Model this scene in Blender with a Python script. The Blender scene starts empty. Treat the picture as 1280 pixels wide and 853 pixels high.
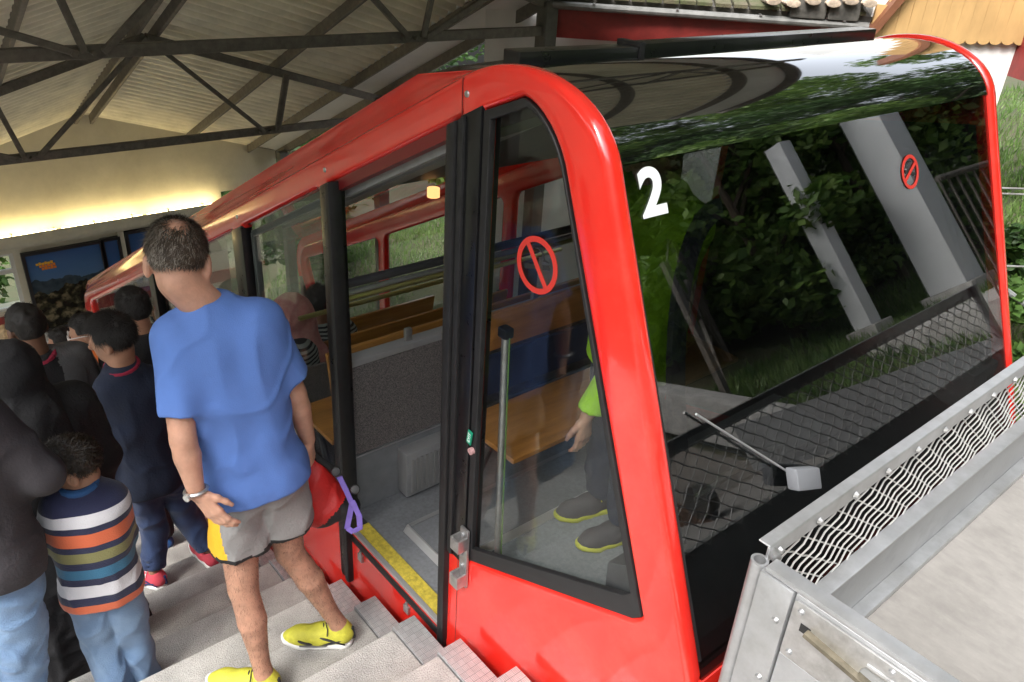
import bpy, bmesh, math, random
import numpy as np
from mathutils import Vector, Matrix, Quaternion

random.seed(7); RNG = np.random.default_rng(7)
SC = bpy.context.scene
COL = SC.collection

# ------------------------------------------------------------------ camera
FPX = 997.9
YAW, PITCH, ROLL = math.radians(41.50), math.radians(27.985), math.radians(-3.734)
def _rot():
    cy, sy, cp, sp = math.cos(YAW), math.sin(YAW), math.cos(PITCH), math.sin(PITCH)
    fw = np.array([sy*cp, cy*cp, -sp]); r = np.array([cy, -sy, 0.0]); dn = np.cross(fw, r)
    c, s = math.cos(ROLL), math.sin(ROLL)
    return np.array([c*r+s*dn, -s*r+c*dn, fw])
RC = _rot()
HV = np.array([math.sin(YAW), math.cos(YAW), 0.0])      # horizontal heading of the view
EV = np.array([math.cos(YAW), -math.sin(YAW), 0.0])     # horizontal, to the right of the heading
cam = bpy.data.cameras.new('camera'); cam.lens = FPX/1280*36; cam.sensor_width = 36
cam.clip_start = 0.02; cam.clip_end = 600
camo = bpy.data.objects.new('camera', cam); COL.objects.link(camo)
camo.matrix_world = Matrix(((RC[0][0], -RC[1][0], -RC[2][0], 0), (RC[0][1], -RC[1][1], -RC[2][1], 0),
                            (RC[0][2], -RC[1][2], -RC[2][2], 0), (0, 0, 0, 1)))
SC.camera = camo
# pixel of the photograph -> point on a known plane
def ray(x, y): return RC.T @ np.array([x-640.0, y-426.5, FPX])
def onx(p, x): v = ray(*p); return v*(x/v[0])
def ony(p, y): v = ray(*p); return v*(y/v[1])
def onz(p, z): v = ray(*p); return v*(z/v[2])
def onD(x, y, D): v = ray(x, y); return v*(D/(v @ HV))
TREAD, RISE, NY0, NZ0 = 0.3096, 0.1480, 1.331, -2.235     # stair nosing k: y = NY0+TREAD*k, z = NZ0-RISE*k
SLOPE = 0.478
def stair_z(y): return NZ0-(math.ceil((y-NY0)/TREAD-1e-6))*RISE if True else 0
def stair_line(y): return NZ0-(y-NY0)*SLOPE

# ------------------------------------------------------------------ world, sun, exposure
SUN_EL, SUN_AZ = math.radians(52), math.radians(250)
w = bpy.data.worlds.new('World'); SC.world = w; w.use_nodes = True
nt = w.node_tree; nt.nodes.clear()
sky = nt.nodes.new('ShaderNodeTexSky'); sky.sky_type = 'NISHITA'; sky.sun_disc = False
sky.sun_elevation = SUN_EL; sky.sun_rotation = SUN_AZ; sky.air_density = 1.0; sky.dust_density = 4.0; sky.ozone_density = 1.0
hs = nt.nodes.new('ShaderNodeHueSaturation'); hs.inputs['Saturation'].default_value = 0.30
bg = nt.nodes.new('ShaderNodeBackground'); bg.inputs['Strength'].default_value = 0.14
wo = nt.nodes.new('ShaderNodeOutputWorld')
nt.links.new(sky.outputs[0], hs.inputs['Color']); nt.links.new(hs.outputs[0], bg.inputs[0]); nt.links.new(bg.outputs[0], wo.inputs[0])
sl = bpy.data.lights.new('sun', 'SUN'); sl.energy = 0.8; sl.angle = math.radians(20); sl.color = (1.0, 0.96, 0.9)
so = bpy.data.objects.new('sun', sl); COL.objects.link(so)
_sd = Vector((math.sin(SUN_AZ)*math.cos(SUN_EL), math.cos(SUN_AZ)*math.cos(SUN_EL), math.sin(SUN_EL)))
so.rotation_euler = (-_sd).to_track_quat('-Z', 'Y').to_euler(); so.location = (0, 0, 12)
vs = SC.view_settings; vs.view_transform = 'Standard'; vs.look = 'None'; vs.exposure = 2.0; vs.gamma = 1.0; vs.use_curve_mapping = False
SC.cycles.max_bounces = 10; SC.cycles.transparent_max_bounces = 16; SC.cycles.glossy_bounces = 5; SC.cycles.diffuse_bounces = 4
SC.cycles.use_denoising = True; SC.cycles.sample_clamp_indirect = 6.0

# ------------------------------------------------------------------ materials
MATS = {}
def _n(nt, t, **k):
    n = nt.nodes.new(t)
    for a, b in k.items(): setattr(n, a, b)
    return n
def mat(name, col, rough=0.6, metal=0.0, var=0.0, scale=8.0, bump=0.0, bscale=60.0, col2=None, spec=0.5, coat=0.0, stretch=None, sheen=0.0, detail=4.0, sss=0.0):
    if name in MATS: return MATS[name]
    m = bpy.data.materials.new(name); m.use_nodes = True; t = m.node_tree; b = t.nodes['Principled BSDF']
    b.inputs['Roughness'].default_value = rough; b.inputs['Metallic'].default_value = metal
    b.inputs['Specular IOR Level'].default_value = spec; b.inputs['Coat Weight'].default_value = coat; b.inputs['Coat Roughness'].default_value = 0.04
    b.inputs['Sheen Weight'].default_value = sheen
    if sss: b.inputs['Subsurface Weight'].default_value = sss; b.inputs['Subsurface Radius'].default_value = (0.012, 0.005, 0.003)
    c = (*col, 1)
    tc = _n(t, 'ShaderNodeTexCoord'); mp = _n(t, 'ShaderNodeMapping'); t.links.new(tc.outputs['Object'], mp.inputs[0])
    if stretch: mp.inputs['Scale'].default_value = stretch
    if var > 0 or col2:
        no = _n(t, 'ShaderNodeTexNoise'); no.inputs['Scale'].default_value = scale; no.inputs['Detail'].default_value = detail; no.inputs['Roughness'].default_value = 0.65
        t.links.new(mp.outputs[0], no.inputs['Vector'])
        cr = _n(t, 'ShaderNodeValToRGB'); cr.color_ramp.elements[0].position = 0.32; cr.color_ramp.elements[1].position = 0.68
        if col2: cr.color_ramp.elements[0].color = c; cr.color_ramp.elements[1].color = (*col2, 1)
        else:
            cr.color_ramp.elements[0].color = tuple(max(0, x*(1-var)) for x in col)+(1,); cr.color_ramp.elements[1].color = tuple(min(1, x*(1+var)) for x in col)+(1,)
        t.links.new(no.outputs[0], cr.inputs[0]); t.links.new(cr.outputs[0], b.inputs['Base Color'])
        rr = _n(t, 'ShaderNodeMapRange'); rr.inputs['To Min'].default_value = max(0.02, rough*0.85); rr.inputs['To Max'].default_value = min(1, rough*1.2)
        t.links.new(no.outputs[0], rr.inputs['Value']); t.links.new(rr.outputs[0], b.inputs['Roughness'])
    else: b.inputs['Base Color'].default_value = c
    if bump > 0:
        n2 = _n(t, 'ShaderNodeTexNoise'); n2.inputs['Scale'].default_value = bscale; n2.inputs['Detail'].default_value = 3
        t.links.new(mp.outputs[0], n2.inputs['Vector'])
        bp = _n(t, 'ShaderNodeBump'); bp.inputs['Strength'].default_value = bump; bp.inputs['Distance'].default_value = 0.01
        t.links.new(n2.outputs[0], bp.inputs['Height']); t.links.new(bp.outputs[0], b.inputs['Normal'])
    MATS[name] = m; return m
def glass(name, tint, ior=1.5, rough=0.0, boost=1.0):
    if name in MATS: return MATS[name]
    m = bpy.data.materials.new(name); m.use_nodes = True; t = m.node_tree; t.nodes.clear()
    tr = _n(t, 'ShaderNodeBsdfTransparent'); tr.inputs[0].default_value = (*tint, 1)
    gl = _n(t, 'ShaderNodeBsdfGlossy'); gl.inputs['Roughness'].default_value = rough; gl.inputs['Color'].default_value = (boost, boost, boost, 1)
    fr = _n(t, 'ShaderNodeFresnel'); fr.inputs[0].default_value = ior
    mx = _n(t, 'ShaderNodeMixShader'); o = _n(t, 'ShaderNodeOutputMaterial')
    t.links.new(fr.outputs[0], mx.inputs[0]); t.links.new(tr.outputs[0], mx.inputs[1]); t.links.new(gl.outputs[0], mx.inputs[2]); t.links.new(mx.outputs[0], o.inputs[0])
    MATS[name] = m; return m
def emit(name, col, s):
    if name in MATS: return MATS[name]
    m = bpy.data.materials.new(name); m.use_nodes = True; t = m.node_tree; b = t.nodes['Principled BSDF']
    b.inputs['Base Color'].default_value = (*col, 1); b.inputs['Emission Color'].default_value = (*col, 1); b.inputs['Emission Strength'].default_value = s
    MATS[name] = m; return m

# ------------------------------------------------------------------ mesh helpers
def V(*a): return np.array(a, float)
class MB:
    def __init__(s): s.v = []; s.f = []; s.n = 0; s.smooth = False
    def add(s, verts, faces):
        verts = np.asarray(verts, float).reshape(-1, 3); s.v.append(verts)
        s.f.extend([tuple(int(i)+s.n for i in f) for f in faces]); s.n += len(verts); return s
    def box(s, a, b):
        a, b = np.minimum(a, b), np.maximum(a, b)
        v = [(a[0] if i & 1 == 0 else b[0], a[1] if i & 2 == 0 else b[1], a[2] if i & 4 == 0 else b[2]) for i in range(8)]
        return s.add(v, [(0, 2, 3, 1), (4, 5, 7, 6), (0, 1, 5, 4), (2, 6, 7, 3), (0, 4, 6, 2), (1, 3, 7, 5)])
    def obox(s, c, ax, ay, az):      # centre and three half-axis vectors
        c, ax, ay, az = map(np.asarray, (c, ax, ay, az))
        v = [c+(ax if i & 1 else -ax)+(ay if i & 2 else -ay)+(az if i & 4 else -az) for i in range(8)]
        fs = [(0, 2, 3, 1), (4, 5, 7, 6), (0, 1, 5, 4), (2, 6, 7, 3), (0, 4, 6, 2), (1, 3, 7, 5)]
        if np.dot(np.cross(ax, ay), az) < 0: fs = [f[::-1] for f in fs]
        return s.add(v, fs)
    def bar(s, p, q, w, h, up=(0, 0, 1)):   # rectangular bar p->q, width w, height h (along up)
        p, q = np.asarray(p, float), np.asarray(q, float); d = q-p; L = np.linalg.norm(d); d = d/L
        side = np.cross(d, up); side = side/np.linalg.norm(side); u = np.cross(side, d)
        return s.obox((p+q)/2, d*L/2, side*w/2, u*h/2)
    def tube(s, pts, r, n=8, cap=True):
        pts = [np.asarray(p, float) for p in pts]; r = r if hasattr(r, '__len__') else [r]*len(pts)
        ref = None; base = s.n; vs = []
        for i, p in enumerate(pts):
            d = pts[min(i+1, len(pts)-1)]-pts[max(i-1, 0)]; d = d/(np.linalg.norm(d)+1e-9)
            if ref is None: ref = np.array([0, 0, 1.0]) if abs(d[2]) < 0.9 else np.array([1.0, 0, 0])
            a = np.cross(d, ref); a /= np.linalg.norm(a)+1e-9; b = np.cross(d, a); ref = np.cross(a, d)*1.0; ref = -b if np.dot(ref, -b) > 0 else ref
            for k in range(n):
                t = 2*math.pi*k/n; vs.append(p+r[i]*(a*math.cos(t)+b*math.sin(t)))
        fs = []
        for i in range(len(pts)-1):
            for k in range(n):
                fs.append((i*n+k, i*n+(k+1) % n, (i+1)*n+(k+1) % n, (i+1)*n+k))
        if cap: fs.append(tuple(range(n-1, -1, -1))); fs.append(tuple((len(pts)-1)*n+k for k in range(n)))
        return s.add(vs, fs)
    def prism(s, poly, d):            # polygon (3d points, planar) extruded by vector d
        poly = np.asarray(poly, float); d = np.asarray(d, float); n = len(poly)
        nn = np.zeros(3)
        for i in range(n): nn += np.cross(poly[i], poly[(i+1) % n])
        if np.dot(nn, d) > 0: poly = poly[::-1]
        v = np.vstack([poly, poly+d])
        fs = [tuple(range(n)), tuple(range(2*n-1, n-1, -1))]+[(i, n+i, n+(i+1) % n, (i+1) % n) for i in range(n)]
        return s.add(v, [f if k < 2 else f[::-1] for k, f in enumerate(fs)])
    def grid(s, P):                   # P[i][j] points
        P = np.asarray(P, float); a, b = P.shape[:2]
        return s.add(P.reshape(-1, 3), [(i*b+j, i*b+j+1, (i+1)*b+j+1, (i+1)*b+j) for i in range(a-1) for j in range(b-1)])
def wloc(o):
    p = np.zeros(3)
    while o is not None: p += np.array(o.location); o = o.parent
    return p
def meshobj(name, me, m, parent=None):
    o = bpy.data.objects.new(name, me); COL.objects.link(o)
    if parent is not None: o.parent = parent
    if m is not None and len(me.materials) == 0: me.materials.append(m)
    return o
def build(mb, name, m, parent=None, bevel=0.0, smooth=False, seg=2, loc=None, angle=35):
    me = bpy.data.meshes.new(name); base = wloc(parent) if parent is not None else np.zeros(3)
    loc = np.zeros(3) if loc is None else np.asarray(loc, float)
    vv = np.vstack(mb.v)-base-loc
    me.from_pydata([tuple(x) for x in vv], [], mb.f); me.update()
    if bevel > 0:
        bm = bmesh.new(); bm.from_mesh(me); bmesh.ops.recalc_face_normals(bm, faces=bm.faces)
        ed = [e for e in bm.edges if len(e.link_faces) == 2 and e.calc_face_angle(0) > 0.5]
        bmesh.ops.bevel(bm, geom=ed, offset=bevel, segments=seg, affect='EDGES', profile=0.6, clamp_overlap=True); bm.to_mesh(me); bm.free()
    else:
        bm = bmesh.new(); bm.from_mesh(me); bmesh.ops.recalc_face_normals(bm, faces=bm.faces); bm.to_mesh(me); bm.free()
    if smooth or bevel > 0:
        me.shade_smooth(); me.set_sharp_from_angle(angle=math.radians(angle))
    o = meshobj(name, me, m, parent); o.location = loc; return o
def fromnp(name, v, f, m, parent=None, smooth=True):
    base = wloc(parent) if parent is not None else np.zeros(3)
    v = (np.asarray(v, float)-base).astype(np.float32); f = np.asarray(f, np.int32); k = f.shape[1]
    me = bpy.data.meshes.new(name); me.vertices.add(len(v)); me.vertices.foreach_set('co', v.ravel())
    me.loops.add(f.size); me.loops.foreach_set('vertex_index', f.ravel())
    me.polygons.add(len(f)); me.polygons.foreach_set('loop_start', np.arange(0, f.size, k, dtype=np.int32)); me.polygons.foreach_set('loop_total', np.full(len(f), k, np.int32))
    me.update(calc_edges=True); me.validate()
    if smooth: me.shade_smooth()
    return meshobj(name, me, m, parent)
def thing(name, label, cat, loc=(0, 0, 0), group=None):
    o = bpy.data.objects.new(name, None); COL.objects.link(o); o.location = tuple(loc); o.empty_display_size = 0.1
    return tag(o, label, cat, group)
def tag(o, label=None, cat=None, group=None, kind=None):
    if label: o['label'] = label
    if cat: o['category'] = cat
    if group: o['group'] = group
    if kind: o['kind'] = kind
    return o
def copyobj(o, loc=None, parent=None):
    c = o.copy(); COL.objects.link(c); c.parent = parent if parent is not None else o.parent
    if loc is not None: c.location = tuple(loc)
    return c
def curve_panel(name, outer, holes, ext, bev, M, m, parent=None, res=2):
    """2-D outline with holes, extruded by ext either side of its plane, edges rounded by bev; M maps the outline's plane to the world."""
    cu = bpy.data.curves.new(name, 'CURVE'); cu.dimensions = '2D'; cu.fill_mode = 'BOTH'; cu.extrude = ext; cu.bevel_depth = bev; cu.bevel_resolution = res; cu.offset = -bev
    for pl in [outer]+holes:
        sp = cu.splines.new('POLY'); sp.points.add(len(pl)-1); sp.use_cyclic_u = True
        for i, p in enumerate(pl): sp.points[i].co = (p[0], p[1], 0, 1)
    ob = bpy.data.objects.new(name+'_t', cu); COL.objects.link(ob); bpy.context.view_layer.update()
    dg = bpy.context.evaluated_depsgraph_get(); me = bpy.data.meshes.new_from_object(ob.evaluated_get(dg)); bpy.data.objects.remove(ob)
    bpy.data.curves.remove(cu)
    base = wloc(parent) if parent is not None else np.zeros(3)
    me.transform(Matrix.Translation(tuple(-base)) @ M); me.materials.clear()
    bm = bmesh.new(); bm.from_mesh(me); bmesh.ops.remove_doubles(bm, verts=bm.verts, dist=1e-5); bmesh.ops.recalc_face_normals(bm, faces=bm.faces); bm.to_mesh(me); bm.free()
    me.shade_smooth(); me.set_sharp_from_angle(angle=math.radians(40)); me.name = name
    return meshobj(name, me, m, parent)
def text_mesh(name, body, size, M, m, parent=None, ext=0.0015, bold=0.0):
    cu = bpy.data.curves.new(name, 'FONT'); cu.body = body; cu.size = size; cu.extrude = ext; cu.offset = bold; cu.align_x = 'CENTER'; cu.align_y = 'CENTER'
    ob = bpy.data.objects.new(name+'_t', cu); COL.objects.link(ob); bpy.context.view_layer.update()
    dg = bpy.context.evaluated_depsgraph_get(); me = bpy.data.meshes.new_from_object(ob.evaluated_get(dg)); bpy.data.objects.remove(ob)
    base = wloc(parent) if parent is not None else np.zeros(3)
    me.transform(Matrix.Translation(tuple(-base)) @ M); me.materials.clear(); me.name = name
    return meshobj(name, me, m, parent)
def frame(o, x, y, z):               # matrix from origin and three axis vectors
    return Matrix(((x[0], y[0], z[0], o[0]), (x[1], y[1], z[1], o[1]), (x[2], y[2], z[2], o[2]), (0, 0, 0, 1)))
def unit(v): v = np.asarray(v, float); return v/np.linalg.norm(v)

# numpy value noise
_T = np.random.default_rng(3).random((64, 64, 64)).astype(np.float32)
def vnoise(p):
    p = np.asarray(p, float); i = np.floor(p).astype(int); f = p-i; f = f*f*(3-2*f); i &= 63; j = (i+1) & 63
    def g(a, b, c): return _T[a, b, c]
    x0, y0, z0 = i.T if p.ndim == 2 else (i[..., 0], i[..., 1], i[..., 2]); x1, y1, z1 = j.T if p.ndim == 2 else (j[..., 0], j[..., 1], j[..., 2])
    fx, fy, fz = f[..., 0], f[..., 1], f[..., 2]
    a = g(x0, y0, z0)*(1-fx)+g(x1, y0, z0)*fx; b = g(x0, y1, z0)*(1-fx)+g(x1, y1, z0)*fx
    c = g(x0, y0, z1)*(1-fx)+g(x1, y0, z1)*fx; d = g(x0, y1, z1)*(1-fx)+g(x1, y1, z1)*fx
    return (a*(1-fy)+b*fy)*(1-fz)+(c*(1-fy)+d*fy)*fz-0.5
def fnoise(p, o=3):
    r = 0; a = 1.0; p = np.asarray(p, float)
    for k in range(o): r = r+a*vnoise(p*2**k+k*7.3); a *= 0.5
    return r
# ================================================================== SETTING
WALL_Y = 9.9
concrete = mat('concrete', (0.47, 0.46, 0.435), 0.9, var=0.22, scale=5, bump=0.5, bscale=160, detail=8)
concrete2 = mat('concrete_light', (0.46, 0.45, 0.43), 0.9, var=0.25, scale=9, bump=0.5, bscale=140, detail=8)
for _cm in (concrete, concrete2):                       # speckle of aggregate in the cast concrete
    t = _cm.node_tree; b = t.nodes['Principled BSDF']; src = b.inputs['Base Color'].links[0].from_socket
    no = _n(t, 'ShaderNodeTexNoise'); no.inputs['Scale'].default_value = 230; no.inputs['Detail'].default_value = 2
    tc = [n for n in t.nodes if n.type == 'TEX_COORD'][0]; t.links.new(tc.outputs['Object'], no.inputs['Vector'])
    rp = _n(t, 'ShaderNodeValToRGB'); rp.color_ramp.elements[0].position = 0.30; rp.color_ramp.elements[0].color = (0.52, 0.5, 0.48, 1); rp.color_ramp.elements[1].position = 0.52; rp.color_ramp.elements[1].color = (1, 1, 1, 1)
    t.links.new(no.outputs[0], rp.inputs[0]); mx = _n(t, 'ShaderNodeMix', data_type='RGBA', blend_type='MULTIPLY'); mx.inputs[0].default_value = 1.0
    t.links.new(src, mx.inputs[6]); t.links.new(rp.outputs[0], mx.inputs[7]); t.links.new(mx.outputs[2], b.inputs['Base Color'])
def tread_shade_wear(m):                          # edge light and contact shade painted into each tread with wear, step-to-step variation
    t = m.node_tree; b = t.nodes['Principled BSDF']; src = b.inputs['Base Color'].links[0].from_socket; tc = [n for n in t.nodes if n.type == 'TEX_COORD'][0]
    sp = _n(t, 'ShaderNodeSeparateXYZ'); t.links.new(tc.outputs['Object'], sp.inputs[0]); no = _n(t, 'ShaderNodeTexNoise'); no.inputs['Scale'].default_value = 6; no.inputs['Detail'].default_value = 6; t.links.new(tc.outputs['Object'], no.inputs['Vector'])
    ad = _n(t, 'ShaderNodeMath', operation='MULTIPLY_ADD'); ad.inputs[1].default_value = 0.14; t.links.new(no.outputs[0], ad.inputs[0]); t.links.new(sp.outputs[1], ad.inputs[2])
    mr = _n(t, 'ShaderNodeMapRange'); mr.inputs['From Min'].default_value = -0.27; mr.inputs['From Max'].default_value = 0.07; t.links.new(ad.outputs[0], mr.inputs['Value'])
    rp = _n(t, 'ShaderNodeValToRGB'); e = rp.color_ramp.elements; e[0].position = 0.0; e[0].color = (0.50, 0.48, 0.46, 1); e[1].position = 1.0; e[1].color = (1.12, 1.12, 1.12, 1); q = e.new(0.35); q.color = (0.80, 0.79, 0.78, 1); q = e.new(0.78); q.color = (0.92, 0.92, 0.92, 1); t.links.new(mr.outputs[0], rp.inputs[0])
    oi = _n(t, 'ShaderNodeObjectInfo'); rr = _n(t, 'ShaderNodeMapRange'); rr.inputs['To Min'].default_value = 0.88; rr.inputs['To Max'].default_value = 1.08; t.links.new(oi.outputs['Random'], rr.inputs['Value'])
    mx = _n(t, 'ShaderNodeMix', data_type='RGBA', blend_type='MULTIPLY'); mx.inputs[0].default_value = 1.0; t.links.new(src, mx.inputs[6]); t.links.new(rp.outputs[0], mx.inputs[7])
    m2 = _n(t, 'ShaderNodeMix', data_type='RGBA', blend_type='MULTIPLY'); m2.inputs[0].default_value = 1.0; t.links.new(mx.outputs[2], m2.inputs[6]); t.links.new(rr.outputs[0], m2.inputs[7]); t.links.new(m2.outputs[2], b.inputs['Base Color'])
tread_shade_wear(concrete)
alu = mat('aluminium', (0.44, 0.45, 0.465), 0.38, 0.7, var=0.10, scale=14, bump=0.06, bscale=50)
alu_dull = mat('aluminium_dull', (0.36, 0.37, 0.38), 0.55, 0.45, var=0.14, scale=10, bump=0.1, bscale=80)
steel = mat('zinc_steel', (0.5, 0.5, 0.5), 0.38, 0.85, var=0.15, scale=30)
plate_m = mat('tread_plate', (0.33, 0.325, 0.33), 0.5, 0.5, var=0.16, scale=30)
plate_hi = mat('tread_bar', (0.78, 0.77, 0.77), 0.34, 0.7, var=0.1, scale=40)

# terrain -------------------------------------------------------------
def terrain_z(x, y):
    x = np.asarray(x, float); y = np.asarray(y, float)
    base = NZ0-(y-NY0)*SLOPE-0.75
    base = np.where(y > 8.5, NZ0-(8.5-NY0)*SLOPE-0.95-(y-8.5)*0.30, base)
    base = np.where(y < -6, NZ0-(-6-NY0)*SLOPE-0.75+(-6-y)*0.55, base)
    bank = np.clip((x-4.3)/1.2, 0, 1)*0.75+np.clip(x-5.5, 0, 60)*0.16
    bank = bank+np.clip((x-4.3)/1.5, 0, 1)*np.clip(y-0.5, 0, 8)*0.16
    bank = bank*np.clip((y+2.5)/3, 0.25, 1)
    bankl = np.clip((-2.2-x)/1.5, 0, 1)*0.5+np.clip(-3.5-x, 0, 60)*0.25
    n = fnoise(np.stack([x*0.5, y*0.5, x*0], -1), 3)*0.22*np.clip(np.abs(x-1.2)-2.9, 0, 1)
    return base+bank+bankl+n
gx = np.concatenate([np.linspace(-60, -4, 15), np.linspace(-3.5, 12, 63), np.linspace(13, 70, 15)])
gy = np.concatenate([np.linspace(-60, -11, 13), np.linspace(-10, 20, 101), np.linspace(22, 80, 15)])
GX, GY = np.meshgrid(gx, gy, indexing='ij')
soil = mat('soil_and_moss', (0.055, 0.075, 0.028), 0.95, var=0.3, scale=2.2, bump=0.8, bscale=25, col2=(0.10, 0.085, 0.05), detail=8)
mb = MB(); mb.grid(np.stack([GX, GY, terrain_z(GX, GY)], -1))
g = build(mb, 'ground', soil, smooth=True); tag(g, 'mossy earth hillside falling away beside the track', kind='structure')

# ballast bed and rails under the car and uphill of it
bed = MB(); ys = np.linspace(-9, 9, 60)
bed.grid([[(x, y, stair_line(y)-0.68+0.03*fnoise(V(x*6, y*6, 0)[None], 2)[0]) for y in ys] for x in np.linspace(1.33, 4.05, 14)])
o = build(bed, 'track_bed', mat('track_bed_concrete', (0.17, 0.15, 0.13), 0.95, var=0.35, scale=4, bump=0.8, bscale=30, detail=8), smooth=True); tag(o, 'dark concrete track bed under the funicular', kind='structure')
rail_t = thing('track_rail', 'rusty steel track rail under the car on the side of the stairs', 'rail', (2.0, 0, stair_line(0)-0.66), 'rails of the funicular track')
for i, rx in enumerate((2.05, 3.05)):
    r = rail_t if i == 0 else thing('track_rail', 'rusty steel track rail under the car on the side of the concrete kerb', 'rail', (rx, 0, stair_line(0)-0.66), 'rails of the funicular track')
    for nm, wdt, dz, hh in (('rail_foot', 0.12, 0.02, 0.02), ('rail_web', 0.02, 0.08, 0.10), ('rail_head', 0.065, 0.15, 0.04)):
        m = MB(); m.bar((rx, -8, stair_line(-8)-0.66+dz), (rx, 8.6, stair_line(8.6)-0.66+dz), wdt, hh); build(m, nm, mat('rail_steel', (0.16, 0.10, 0.07), 0.6, 0.6, var=0.3, scale=20), r)

# stairs --------------------------------------------------------------
stairs = bpy.data.objects.new('platform_stairs', None); COL.objects.link(stairs); stairs.location = (0, NY0, NZ0)
tag(stairs, 'grey concrete platform stairs with metal edge plates', kind='structure')
mb = MB(); mb.box((-2.3, -TREAD-0.03, -0.42), (1.193, 0, 0.0))
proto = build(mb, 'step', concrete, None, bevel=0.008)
mbp = MB(); mbp.box((1.196, -TREAD-0.02, -0.045), (1.303, 0.012, 0.004)); pproto = build(mbp, 'tread_plate', plate_m, None, bevel=0.002, seg=1)
bars = MB(); cx, cyn = 4, 12
for i in range(cx):
    for j in range(cyn):
        c = V(1.200+0.0252*(i+0.5), -TREAD+0.006+0.0262*(j+0.5), 0.0047)
        for k in range(4):
            off = (k-1.5)*0.0061
            if (i+j) % 2 == 0: bars.obox(c+V(off, 0, 0), (0.0019, 0, 0), (0, 0.0118, 0), (0, 0, 0.0020))
            else: bars.obox(c+V(0, off, 0), (0.0118, 0, 0), (0, 0.0019, 0), (0, 0, 0.0020))
bproto = build(bars, 'tread_pattern', plate_hi, None); tag(bproto, kind='stuff')
K0, K1 = -9, 23
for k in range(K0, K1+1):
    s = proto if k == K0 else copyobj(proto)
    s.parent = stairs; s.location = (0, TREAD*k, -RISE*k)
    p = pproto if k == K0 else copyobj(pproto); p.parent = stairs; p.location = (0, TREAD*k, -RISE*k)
    bq = bproto if k == K0 else copyobj(bproto); bq.parent = p; bq.location = (0, 0, 0)
FLOOR_Z = NZ0-RISE*(K1+1); FLOOR_Y = NY0+TREAD*K1
mb = MB(); mb.box((-2.3, FLOOR_Y-0.02, FLOOR_Z-0.4), (4.4, WALL_Y+0.05, FLOOR_Z)); o = build(mb, 'platform_floor', concrete2, None); tag(o, 'flat concrete floor at the foot of the stairs', kind='structure')

# station canopy --------------------------------------------------------
RX, RS, PITCHX = 2.16, 0.474, 0.307          # ridge x, fall of the ridge along y, roof pitch across
def ridge_z(y): return -0.98-RS*(y-7.2)
def roof_z(x, y): return ridge_z(y)-PITCHX*abs(x-RX)
Y0, Y1 = 0.7, WALL_Y+0.4
XL, XR = -1.35, 4.44
sheet_m = mat('corrugated_sheet', (0.74, 0.70, 0.56), 0.6, 0.0, var=0.2, scale=3, detail=8)
truss_m = mat('truss_steel', (0.135, 0.122, 0.105), 0.6, 0.05, var=0.3, scale=18, bump=0.15, bscale=60)
canopy = thing('station_canopy', 'long gabled canopy of corrugated sheets on dark steel trusses over the stairs', 'canopy', (RX, Y0, ridge_z(Y0)))
sgn = math.sqrt(1+RS*RS)
for side, xa, xb in (('l', XL, RX), ('r', RX, 4.03)):
    n = int((Y1-Y0)*sgn/0.125*8); yy = np.linspace(Y0, Y1, n)
    P = []
    for x in (xa, xb):
        P.append([(x, y, roof_z(x, y)+0.075+0.024*max(-0.6, min(0.6, math.sin(y*sgn/0.125*2*math.pi)))/0.6) for y in yy])
    m = MB(); m.grid(P); build(m, 'roof_sheet', sheet_m, canopy, smooth=True, angle=80)
    m = MB(); m.grid([[(x, y, roof_z(x, y)+0.11) for y in (Y0-0.05, Y1)] for x in (xa, xb)]); build(m, 'roof_boarding', mat('roof_felt', (0.05, 0.05, 0.05), 0.9), canopy)
m = MB()
for q in ((4.03, 4.44),): m.prism([(q[0], Y0, roof_z(q[0], Y0)+0.07), (q[1], Y0, roof_z(q[1], Y0)+0.07), (q[1], Y1, roof_z(q[1], Y1)+0.07), (q[0], Y1, roof_z(q[0], Y1)+0.07)], (0, 0, 0.03))
build(m, 'eave_panel', mat('eave_panel', (0.70, 0.71, 0.70), 0.6, var=0.1, scale=2), canopy)
for x, ww in ((RX-0.06, 0.035), (RX+0.10, 0.035), (1.05, 0.035), (-0.1, 0.035), (3.30, 0.035), (4.04, 0.03), (4.42, 0.035)):
    m = MB(); m.bar((x, Y0, roof_z(x, Y0)+0.015), (x, Y1-0.01, roof_z(x, Y1)+0.015), ww, 0.09, up=(0, RS, 1)); build(m, 'purlin', truss_m if x < 3.2 or x > 3.4 else truss_m, canopy, bevel=0.004, seg=1)
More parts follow.
